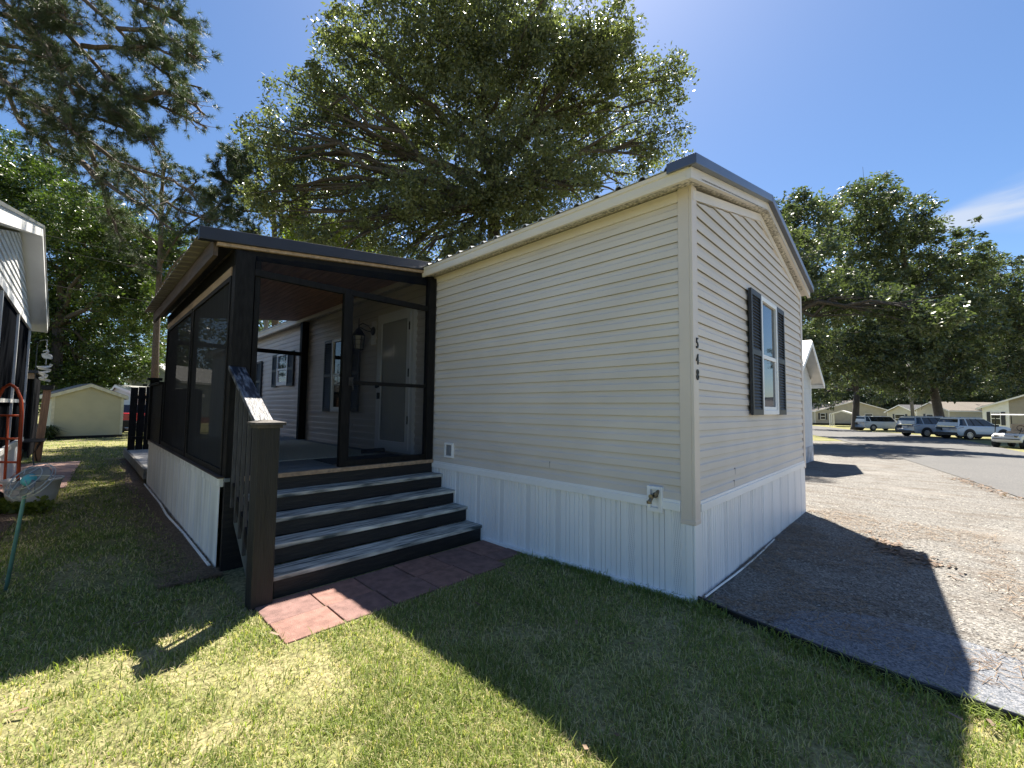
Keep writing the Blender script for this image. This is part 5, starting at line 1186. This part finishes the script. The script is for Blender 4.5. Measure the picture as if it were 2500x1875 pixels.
# the big tree behind the home
d0 = 22.5
lob = [(1010, 60, 175), (1210, -60, 215), (1400, 50, 150), (890, 190, 120), (1090, 220, 190), (1300, 240, 180), (1440, 190, 120), (755, 300, 105), (880, 340, 125), (1040, 350, 130), (1250, 400, 140), (1400, 360, 110),
       (1590, 240, 80, 1), (1610, 345, 62, 0), (1500, 330, 80), (1480, 120, 90), (690, 400, 75), (800, 450, 95), (930, 520, 95), (1060, 560, 85), (1310, 470, 105), (960, 620, 70), (1130, 620, 60), (650, 340, 55), (830, 110, 60), (790, 220, 55), (1640, 180, 45, 0), (1560, 420, 60), (1430, 440, 50), (1180, 130, 130), (700, 520, 70), (640, 470, 55), (770, 590, 60), (870, 600, 70), (1000, 660, 65), (1140, 590, 65), (1270, 560, 65), (1330, 530, 60), (1190, 480, 70, -2), (1040, 470, 80, -3), (870, 520, 70, 2), (1110, 660, 60)]
tb0 = at(1212, 1000, d0); fk = at(1205, 500, d0)
tree('broadleaf_tree', 'tall spreading tree rising behind the home in full sunlight', tb0, fk, lob, d0, OAKL, 0.205, 52, 74, 11, r0=0.42, asp=0.42, droop=0.5)
# broadleaf trees on the left
ld = 31
lob = [(20, 430, 110), (110, 500, 120), (225, 560, 110), (60, 620, 130), (320, 640, 100), (150, 740, 130), (280, 770, 110), (50, 830, 110), (190, 870, 90), (390, 640, 75), (420, 600, 60), (310, 870, 70), (-70, 560, 130), (340, 720, 90), (-60, 760, 130), (120, 930, 60), (240, 920, 50), (30, 930, 60)]
tree('shade_tree', 'dense bright green tree over the shed on the left', at(140, 1040, ld), at(140, 800, ld), lob, ld, MAPL, 0.21, 88, 120, 21, r0=0.35, avoid=False)
lob = [(350, 880, 60), (400, 900, 55), (370, 820, 45), (330, 940, 40), (420, 830, 50), (400, 950, 40)]
tree('young_tree', 'small lighter tree seen between shed roof and porch', at(372, 1040, 42), at(380, 930, 42), lob, 42, ROAKL, 0.30, 40, 60, 31, r0=0.2, avoid=False)
# pines
def pine(name, label, limbs_px, d0, trunk_pts, seed, per_m=16, tsize=0.24, r0=0.2, twig=0.9, per=26, dj=1.2, rl=0.07):
    rng = np.random.default_rng(seed)
    b = trunk_pts[0]; root = empty(name, tuple(b), label, 'tree'); t = MB()
    if len(trunk_pts) > 1: t.tube(trunk_pts, [r0*(1.15-0.75*i/(len(trunk_pts)-1)) for i in range(len(trunk_pts))], 12)
    Cn = []; Dn = []
    for lp in limbs_px:
        dd = rng.uniform(-dj, dj); P = [at(x, y, d0+dd*i/len(lp)*1.6) for i, (x, y) in enumerate(lp)]
        # smooth by subdividing with jitter
        Q = []
        for i in range(len(P)-1):
            for k in range(3): Q.append(P[i]+(P[i+1]-P[i])*k/3+rng.normal(size=3)*0.03)
        Q.append(P[-1]); n = len(Q); rr = rl*rng.uniform(0.8, 1.2)
        t.tube(Q, [rr*(1-0.8*i/n)+0.012 for i in range(n)], 7)
        ln = sum(np.linalg.norm(Q[i+1]-Q[i]) for i in range(n-1)); nt_ = int(ln*per_m/6)
        for j in range(nt_):
            k = rng.random()**0.8*(n-2)+0.5; i = int(k); s = Q[i]+(Q[min(i+1, n-1)]-Q[i])*(k-i)
            ax = Q[min(i+1, n-1)]-Q[max(i-1, 0)]; ax = ax/np.linalg.norm(ax)
            dv = ax*0.7+rotv(1, rng)[0]*0.9; dv /= np.linalg.norm(dv); l2 = twig*rng.uniform(0.4, 1.2)
            e = s+dv*l2+np.array([0, 0, 0.12*l2]); md = (s+e)/2-np.array([0, 0, 0.06*l2])
            t.tube([s, md, e], [0.016, 0.011, 0.006], 4)
            for q in range(6):
                kk = rng.uniform(0.35, 1.05); pt = s+(e-s)*kk+rng.normal(size=3)*0.10*l2; Cn.append(pt); d2 = dv+rotv(1, rng)[0]*0.7+np.array([0, 0, 0.35]); Dn.append(d2/np.linalg.norm(d2))
    t.build('trunk', PINEBARK, root, smooth=True)
    Cn = np.array(Cn); Dn = np.array(Dn)         # gaps in the pine through which the sun reaches the neighbour's wall and the yard
    tt = (Cn[:, 1]-ny)/SUN[1]; hx = Cn[:, 0]-SUN[0]*tt; hz = Cn[:, 2]-tt; gx = Cn[:, 0]-SUN[0]*(Cn[:, 2]+0.1); gy = Cn[:, 1]-SUN[1]*(Cn[:, 2]+0.1)
    kill = ((tt > 0) & (hx > -15) & (hx < -4) & (hz > 0) & (hz < 4.8)) | ((gx > -19) & (gx < -11) & (gy > -4.3) & (gy < -2.4)); kill &= rng.random(len(Cn)) < 0.75
    Cn = Cn[~kill]; Dn = Dn[~kill]
    tuft_mesh('needles', np.array(Cn), np.array(Dn), tsize, per, PINEL, root, seed+3, wid=0.012*d0/13)
    return root
pd = 13.5; tp = at(-300, 1000, pd); tp[2] = -0.1
LP = [[(-260, -20), (-120, 80), (0, 190), (110, 265), (215, 350), (290, 400)], [(215, 340), (330, 430), (420, 505), (515, 545)], [(-200, -150), (60, -30), (190, 110), (260, 190), (330, 235), (400, 260), (505, 312)],
      [(60, -90), (200, 0), (290, 70), (360, 150), (420, 190), (492, 215)], [(-160, 100), (0, 170), (50, 300), (130, 360), (200, 400)], [(150, -120), (330, -10), (420, 40), (468, 75)],
      [(40, 60), (110, 110), (175, 190), (240, 250), (330, 310), (372, 330)], [(0, 190), (60, 240), (150, 300), (190, 330)], [(200, 110), (300, 120), (380, 110), (440, 150)], [(260, 190), (300, 230), (340, 300), (390, 375)],
      [(215, 350), (250, 450), (265, 520), (300, 590)], [(110, 265), (170, 270), (250, 290), (330, 330)], [(-80, 20), (40, 40), (120, 30), (200, 60)], [(-60, 130), (60, 150), (140, 200)], [(290, 400), (360, 420), (420, 440), (470, 470)], [(200, 400), (230, 430), (290, 470), (350, 500), (420, 560)],
      [(-120, 80), (-20, 90), (80, 130), (150, 160)], [(0, 0), (70, 60), (130, 140), (180, 230)], [(330, 235), (400, 225), (470, 250), (500, 280)], [(290, 70), (370, 70), (430, 100), (475, 140)],[(60,-60),(120,10),(150,80)]]
pine('pine_tree', 'long needled pine sweeping its limbs across the upper left', LP, pd, [tp, tp+np.array([0.1, 0.1, 7]), at(-270, -60, pd), at(-240, -500, pd)], 41, per_m=58, tsize=0.20, r0=0.3, twig=0.7, per=30)
pd = 27; tp = at(376, 1030, pd); tp[2] = -0.1
LP = [[(392, 700), (430, 640), (480, 590), (540, 560)], [(395, 640), (440, 560), (520, 510), (560, 480)], [(390, 560), (420, 500), (450, 470), (480, 440)], [(388, 520), (340, 470), (300, 440)], [(392, 600), (340, 560), (280, 540)], [(392, 660), (350, 640), (310, 650)], [(390, 480), (400, 420), (420, 400)]]
pine('pine_tree', 'slim straight pine whose bare trunk shows left of the porch', LP, pd, [tp, at(380, 850, pd), at(392, 600, pd), at(398, 400, pd)], 43, per_m=30, tsize=0.32, r0=0.2, twig=1.2, per=32)
pd = 30; tp = at(672, 1030, pd); tp[2] = -0.1
LP = [[(672, 640), (640, 580), (600, 540), (560, 520)], [(672, 600), (700, 540), (740, 500)], [(670, 560), (640, 490), (600, 440), (570, 420)], [(670, 500), (680, 450), (660, 400)], [(672, 620), (720, 600), (770, 570)], [(670, 540), (620, 480), (560, 450), (530, 430)], [(668, 470), (630, 430), (590, 395), (560, 380)], [(672, 650), (620, 620), (570, 600), (540, 610)], [(670, 460), (700, 430), (720, 420)], [(674, 640), (740, 650), (790, 620)], [(560, 420), (555, 395), (563, 375)], [(590, 400), (600, 385), (605, 372)], [(672, 560), (720, 520), (760, 470), (790, 440)], [(672, 620), (630, 640), (590, 650), (550, 640)], [(672, 600), (760, 560), (830, 560)], [(670, 520), (560, 510), (520, 490), (500, 470)], [(672, 640), (700, 660), (760, 680)]]
pine('pine_tree', 'feathery pine rising over the porch roof beside the big tree', LP, pd, [tp, at(672, 800, pd), at(670, 560, pd), at(664, 400, pd)], 45, per_m=44, tsize=0.34, r0=0.26, twig=1.2, per=34)
lob = [(790, 580, 50), (850, 600, 55), (740, 560, 45), (880, 560, 40), (820, 640, 45), (920, 640, 40)]
tree('lime_tree', 'sunlit yellow green tree peeping over the porch roof', at(820, 1030, 27), at(815, 700, 27), lob, 27, LIMEL, 0.24, 40, 55, 51, r0=0.18, avoid=False)
# oaks on the right
lob = [(2100, 510, 80), (2135, 470, 42), (2170, 560, 100), (2080, 620, 110), (2250, 640, 110), (2300, 720, 105), (2180, 720, 130), (2070, 760, 110), (2330, 800, 90), (2210, 850, 105), (2090, 880, 80), (2380, 640, 48), (2010, 700, 70), (2340, 880, 70), (2240, 920, 60), (2330, 930, 50), (2160, 920, 55), (2260, 560, 45), (2000, 880, 55)]
tree('oak_tree', 'leaning live oak in front of the cream cottage', at(2302, 1030, 38.5), at(2215, 800, 38.5), lob, 38.5, ROAKL, 0.30, 56, 105, 61, r0=0.33, avoid=False, lean=at(2275, 930, 38.5))
lob = [(1900, 540, 62), (1960, 560, 70), (1915, 650, 95), (1985, 740, 80), (1870, 610, 80), (1975, 850, 60), (1800, 680, 120), (1760, 800, 110), (2010, 600, 50), (2090, 730, 60, -2), (2190, 760, 55, -4), (2290, 770, 50, -6), (1860, 760, 100), (1960, 500, 40), (1940, 940, 45)]  # nearer right-hand lobes added to throw dappled shade on the road
tree('oak_tree', 'live oak rising from behind the right eave of the home', at(1850, 1060, 27), at(1850, 780, 27), lob, 27, ROAKL, 0.24, 56, 105, 63, r0=0.32, avoid=True)
lob = [(2400, 680, 52), (2440, 750, 85), (2490, 840, 105), (2420, 915, 60), (2500, 900, 60), (2390, 840, 80), (2540, 720, 80), (2560, 800, 100), (2480, 690, 60), (2430, 640, 45), (2370, 720, 60), (2600, 660, 80), (2400, 760, 60)]
tree('oak_tree', 'broad live oak standing right behind the taupe home', at(2560, 1030, 52), at(2520, 840, 52), lob, 52, ROAKL, 0.34, 56, 105, 65, r0=0.4, avoid=False)
lob = [(2000, 900, 55), (2080, 880, 75), (2160, 900, 60), (2020, 960, 45), (2120, 830, 65), (2150, 960, 35), (2050, 830, 60), (1985, 960, 35)]
tree('oak_tree', 'stout dark oak between the carport and the farthest car', at(2087, 1044, 58), at(2092, 955, 58), lob, 58, ROAKL, 0.34, 52, 120, 67, r0=0.42, avoid=False)
# far woods
def woods(name, xs_, d, ytop, seed, n, m, label):
    rng = np.random.default_rng(seed); C = []
    for i in range(n):
        px = rng.uniform(*xs_); py = rng.uniform(ytop+rng.normal()*18, 1012); C.append(at(px, py, d+rng.uniform(-8, 8)))
    C = np.array(C); o = leaf_mesh(name, C, np.full(len(C), 1.5), 34, 0.55, m, None, seed)
    tag(o, label, 'woods', kind='stuff')
woods('woods', (1900, 2720), 98, 800, 71, 5200, ROAKL, 'dark woods behind the far houses')
woods('woods', (-300, 470), 62, 860, 73, 520, MAPL, 'green woods beyond the shed and fence')
woods('woods', (430, 1150), 62, 640, 75, 900, ROAKL, 'dark woods behind the home and porch roof')
# shrub by the shed, ground plants by the planter
c = at(118, 1052, 18.3); sh = empty('strap_leaf_shrub', (c[0], c[1], -0.1), 'spiky arching shrub at the shed corner', 'shrub'); rng = np.random.default_rng(5); V = []; 
for i in range(160):
    an = rng.uniform(0, 2*math.pi); el = rng.uniform(0.3, 1.4); L = rng.uniform(0.5, 0.95); w = 0.028; d = np.array([math.cos(an), math.sin(an), 0]); s = np.array([-math.sin(an), math.cos(an), 0])*w
    p = np.array([c[0], c[1], -0.1])+d*0.08
    q = [p, p+d*L*0.4*math.cos(el)+np.array([0, 0, L*0.62*math.sin(el)+0.1]), p+d*L*(0.75*math.cos(el)+0.2)+np.array([0, 0, L*0.55*math.sin(el)])]
    V += [q[0]-s, q[0]+s, q[1]+s, q[1]-s, q[1]-s, q[1]+s, q[2]+s*0.2, q[2]-s*0.2]
npmesh('leaves', np.array(V), np.arange(len(V)).reshape(-1, 4), leafmat('strap_leaf', (0.02, 0.035, 0.012), (0.07, 0.10, 0.03), 0.2, 0.3), sh, np.repeat(rng.random(len(V)//4), 4))
rng = np.random.default_rng(6)
for lab, pts in (('low yellow green groundcover growing under the orange hand truck', [(8, 1228), (22, 1232), (38, 1236), (52, 1240), (14, 1240), (30, 1245), (-8, 1232)]), ('straggly bright weed against the white planter base', [(62, 1240), (75, 1246), (95, 1238), (110, 1230)])):
    C = [at(x, y, 6.1) for x, y in pts]; C = np.array([[p[0], p[1], max(p[2], -0.02)] for p in C]); r = empty('ground_plant', (C[0][0], C[0][1], -0.1), lab, 'plant')
    leaf_mesh('leaves', C, np.full(len(C), 0.13), 60, 0.075, LIMEL, r, 91, flat=0.7, asp=0.7)
    t = MB()
    for p in C: t.tube([(p[0], p[1], -0.12), tuple(p+np.array([0.02, 0.03, 0.06]))], 0.005, 4)
    t.build('stems', RAFTER, r)

# ------------------------------------------------------------------ grass, straw, pebbles
GRASS = leafmat('grass_blade', (0.115, 0.155, 0.038), (0.285, 0.33, 0.10), 0.35, 0.55, straw=(0.52, 0.44, 0.27), spec=0.25)
rng = np.random.default_rng(77)
edx = np.array([p[0] for p in EDGE]); edy = np.array([p[1] for p in EDGE])
PAVPOLY = [(-3.55, -2.43), (-2.03, -2.43), (-1.66, -2.40), (-1.66, -0.45), (-1.85, -0.05), (-1.85, 0), (-3.55, 0)]
MULPOLY = [(-3.2, -2.40), (-3.6, -2.47), (-10.5, -2.4), (-15.5, -2.3), (-15.5, -2.5), (-10.5, -2.62), (-4.5, -2.58), (-3.4, -2.50)]
BEDPOLY = [(-4.9, -4.05), (-7.6, -4.03), (-9.2, -3.8), (-9.2, -4.5), (-4.6, -5.0)]
PATPOLY = [(-10.3, -3.58), (-15.4, -3.38), (-15.4, -4.6), (-10.3, -4.6)]
from math import pi
def vnoise(x, y, s, seed):
    r = np.random.default_rng(seed); T = r.random((64, 64)); u = x*s+100; v = y*s+100; i = np.floor(u).astype(int); j = np.floor(v).astype(int); a = u-i; b = v-j; a = a*a*(3-2*a); b = b*b*(3-2*b)
    g = lambda p, q: T[p % 64, q % 64]
    return (g(i, j)*(1-a)+g(i+1, j)*a)*(1-b)+(g(i, j+1)*(1-a)+g(i+1, j+1)*a)*b
def lawn_ok(x, y):
    ok = ~((y > -0.02) & (x > -18) & (x < 0.0)) & ~((x > -3.6) & (x < -2.43) & (y > -2.45)) & ~((x < -3.5) & (x > -9.9) & (y > -2.45))
    ok &= ~((x > -15.6) & (x < -9.8) & (y > -2.5))
    ok &= ~((x >= -0.05) & (y > np.interp(x, edx, edy)-0.015))
    for P in (PAVPOLY, MULPOLY, BEDPOLY, PATPOLY): ok &= ~inpoly(x, y, P)
    ok &= ~((y < ny) & (x < -5))
    return ok
def grass(N, r0, r1, power, wid, hgt, seed):
    rng = np.random.default_rng(seed)
    q = rng.random(N); r = r0*(r1/r0)**q if power else np.sqrt(r0*r0+(r1*r1-r0*r0)*q)
    th = rng.uniform(0, 2*pi, N); x = cC[0]+r*np.cos(th); y = cC[1]+r*np.sin(th)
    # keep the sector the photo and its neighbours look at
    dx = x-cC[0]; dy = y-cC[1]; f = dx*FX[0]+dy*FX[1]; k = (f > -0.6-0.1*r)
    x, y, r = x[k], y[k], r[k]; k = lawn_ok(x, y); x, y, r = x[k], y[k], r[k]; n = len(x)
    cl = vnoise(x, y, 2.3, 1)*0.5+vnoise(x, y, 7.0, 2)*0.3+vnoise(x, y, 19, 3)*0.2
    bare = vnoise(x, y, 1.5, 9)*0.55+vnoise(x, y, 5.5, 8)*0.45
    k = rng.random(n) < np.clip((0.78-bare)*3.0, 0.22, 1); x, y, r, cl = x[k], y[k], r[k], cl[k]; n = len(x)
    z = zg(x, y); an = rng.uniform(0, 2*pi, n); ln = hgt*(0.55+0.9*rng.random(n))*(0.75+0.6*cl); w = wid*(0.7+0.6*rng.random(n))*np.clip(r/2.6, 1, 5)
    d = np.stack([np.cos(an), np.sin(an), np.zeros(n)], 1); s = np.stack([-np.sin(an), np.cos(an), np.zeros(n)], 1)*w[:, None]/2
    lean = rng.uniform(0.25, 1.25, n)
    p0 = np.stack([x, y, z-0.004], 1); up = np.array([0, 0, 1.0])
    p1 = p0+d*(ln*0.45*np.sin(lean*0.6))[:, None]+up*(ln*0.5*np.cos(lean*0.6))[:, None]
    p2 = p1+d*(ln*0.55*np.sin(lean*1.25))[:, None]+up*(ln*0.5*np.cos(lean*1.25))[:, None]
    V = np.stack([p0-s, p0+s, p1+s*0.85, p1-s*0.85, p2+s*0.12, p2-s*0.12], 1).reshape(-1, 3)
    ti = np.clip(rng.normal(0.30, 0.17, n)+(cl-0.5)*-0.35+(rng.random(n) < (0.24+0.9*np.clip(bare[k]-0.42, 0, 1)))*0.6, 0, 1)
    return V, np.repeat(ti, 6)
V1, t1 = grass(1250000, 1.0, 7.5, 1, 0.0040, 0.036, 5)
V2, t2 = grass(420000, 7.0, 34, 1, 0.0046, 0.045, 6)
V3, t3 = grass(26000, 1.0, 9, 1, 0.0055, 0.075, 8)
V = np.concatenate([V1, V2, V3]); ti = np.concatenate([t1, t2, t3*0.6]); I = (np.arange(len(V)//6)*6)[:, None]
tag(npmesh('grass', V, np.concatenate([I+np.array([[0, 1, 2, 3]]), I+np.array([[3, 2, 4, 5]])], 0), GRASS, None, ti), 'short patchy lawn grass around the home', 'grass', kind='stuff')
rng = np.random.default_rng(31); m_ = 2600; k_ = rng.random(m_); xx = np.where(k_ < 0.62, rng.uniform(0.0, 3.2, m_), rng.uniform(-1.75, 0.0, m_)); yy = np.where(k_ < 0.62, np.interp(xx, edx, edy)-0.02-rng.random(m_)**2*0.16, -0.05-rng.random(m_)**2*0.08)
keep = vnoise(xx, yy, 5.0, 4) > 0.42; xx = xx[keep]; yy = yy[keep]; m_ = len(xx); an = rng.uniform(0, 2*pi, m_); ln = rng.uniform(0.04, 0.13, m_)*np.where(xx > 0, 1, 0.7); ww = rng.uniform(0.004, 0.008, m_)
d = np.stack([np.cos(an), np.sin(an), 0*an], 1); s_n = np.stack([-np.sin(an), np.cos(an), 0*an], 1)*ww[:, None]/2; p0 = np.stack([xx, yy, zg(xx, yy)], 1); le = rng.uniform(0.3, 1.2, m_)[:, None]
p1 = p0+d*ln[:, None]*0.4*le+np.array([0, 0, 1])*ln[:, None]*0.5; p2 = p1+d*ln[:, None]*0.55*le+np.array([0, 0, 1])*ln[:, None]*(0.35-0.3*le)
Vt = np.stack([p0-s_n, p0+s_n, p1+s_n*0.9, p1-s_n*0.9, p1-s_n*0.9, p1+s_n*0.9, p2+s_n*0.1, p2-s_n*0.1], 1).reshape(-1, 3)
tag(npmesh('edge_grass', Vt, np.arange(len(Vt)).reshape(-1, 4), GRASS, None, np.repeat(rng.random(m_)*0.5, 8)), 'longer grass hanging over the black edging and skirting foot', 'grass', kind='stuff')
# runners and tufts spilling over the edging
def straw(name, pts_fn, N, L, w, m, seed, label, lift=0.02, up=0.25):
    rng = np.random.default_rng(seed); x, y = pts_fn(rng, N); n = len(x); an = rng.uniform(0, 2*pi, n); z = zg(x, y)+lift+rng.random(n)*0.015
    l = L*(0.5+rng.random(n)); d = np.stack([np.cos(an), np.sin(an), rng.normal(0, up, n)*0.4], 1)*l[:, None]; s = np.stack([-np.sin(an), np.cos(an), np.zeros(n)], 1)*w/2
    p = np.stack([x, y, z], 1); V = np.stack([p-d/2-s, p-d/2+s, p+d/2+s, p+d/2-s], 1).reshape(-1, 3)
    o = npmesh(name, V, np.arange(n*4).reshape(-1, 4), m, None, np.repeat(rng.random(n), 4)); tag(o, label, 'litter', kind='stuff')
STRAWM = leafmat('dry_pine_straw', (0.11, 0.07, 0.045), (0.32, 0.23, 0.15), 0.1, 0.7)
LITTER = leafmat('dry_leaf', (0.09, 0.055, 0.038), (0.25, 0.17, 0.11), 0.15, 0.6)
def mulch_pts(rng, N):
    x = -3.4-rng.random(N)**1.5*12; return x, -2.47-rng.random(N)**2.2*0.42
straw('pine_straw', mulch_pts, 6000, 0.11, 0.005, STRAWM, 81, 'brown pine straw along the porch skirting')
def drive_pts(rng, N):
    x = rng.random(N)**1.4*1.9+0.03; y = rng.uniform(0.05, 4.6, N); k = vnoise(x, y*1.8, 1.4, 12) > 0.40; return x[k], y[k]
straw('pine_straw', drive_pts, 5200, 0.10, 0.0035, STRAWM, 82, 'brown pine needles scattered on the gravel drive', lift=0.016, up=0.1)
def bed_pts(rng, N): return rng.uniform(-9.2, -4.7, N), rng.uniform(-4.9, -4.02, N)
straw('pine_straw', bed_pts, 3000, 0.10, 0.006, STRAWM, 83, 'brown straw on the soil bed by the planter')
lp = G_ = None
def pile_pts(rng, N):
    a = rng.normal(0, 1, N); b = rng.normal(0, 1, N); return 1.08+a*0.17+b*0.05, 2.85-a*0.22+b*0.10
straw('leaf_litter', pile_pts, 300, 0.05, 0.022, LITTER, 84, 'brown leaf pile on the gravel at the shadow corner', lift=0.02, up=0.5)
def road_pts(rng, N):
    t_ = rng.random(N); return 2.55-0.7*t_+rng.normal(0, 0.10, N)-0.05, 8.2+3.4*t_
straw('leaf_litter', road_pts, 300, 0.05, 0.025, LITTER, 85, 'brown leaves gathered along the road edge', lift=0.02, up=0.4)
def lawn_pts(rng, N):
    x = rng.uniform(-5, 3.5, N); y = rng.uniform(-4.2, -0.3, N); k = lawn_ok(x, y); return x[k], y[k]
straw('leaf_litter', lawn_pts, 60, 0.045, 0.018, LITTER, 86, 'a few dry leaves lying in the lawn', lift=0.035, up=0.4)
def pebbles(N, seed):
    rng = np.random.default_rng(seed); q = rng.random(N); r = 1.5*(14/1.5)**q; th = rng.uniform(-0.2, 1.9, N); x = cC[0]+r*np.cos(th); y = cC[1]+r*np.sin(th)
    rx = np.interp(y, [-0.3, 3.5, 8.6, 11.9, 20], [4.4, 3.7, 2.56, 1.89, 0.3])
    k = (x > 0.05) & (y > np.interp(x, edx, edy)+0.02) & (x < rx); k |= (y > 4.6) & (x < rx) & (x > -3)
    x, y, r = x[k], y[k], r[k]; n = len(x); s = rng.uniform(0.003, 0.008, n)*np.clip(r/3, 1, 1.7); z = zg(x, y)+0.012
    base_ = np.array([[1, 0, 0], [0, 1, 0], [-1, 0, 0], [0, -1, 0], [0, 0, 0.8]], float)
    an = rng.uniform(0, 2*pi, n); c, sn = np.cos(an), np.sin(an); st = rng.uniform(0.6, 1.5, n)
    bx = base_[None, :, 0]*s[:, None]*st[:, None]; by = base_[None, :, 1]*s[:, None]; 
    V = np.stack([x[:, None]+bx*c[:, None]-by*sn[:, None], y[:, None]+bx*sn[:, None]+by*c[:, None], z[:, None]+base_[None, :, 2]*s[:, None]+0*bx], -1).reshape(-1, 3)
    i5 = (np.arange(n)*5)[:, None]; Fq = np.concatenate([i5+np.array([[a, b, 4]]) for a, b in ((0, 1), (1, 2), (2, 3), (3, 0))], 0)
    m = leafmat('pebble', (0.10, 0.095, 0.09), (0.36, 0.335, 0.29), 0.0, 0.85)
    o = npmesh('gravel_stones', V, Fq, m, None, np.repeat(rng.random(n), 5)); tag(o, 'loose gravel stones on the drive', 'gravel', kind='stuff')
pebbles(60000, 88)
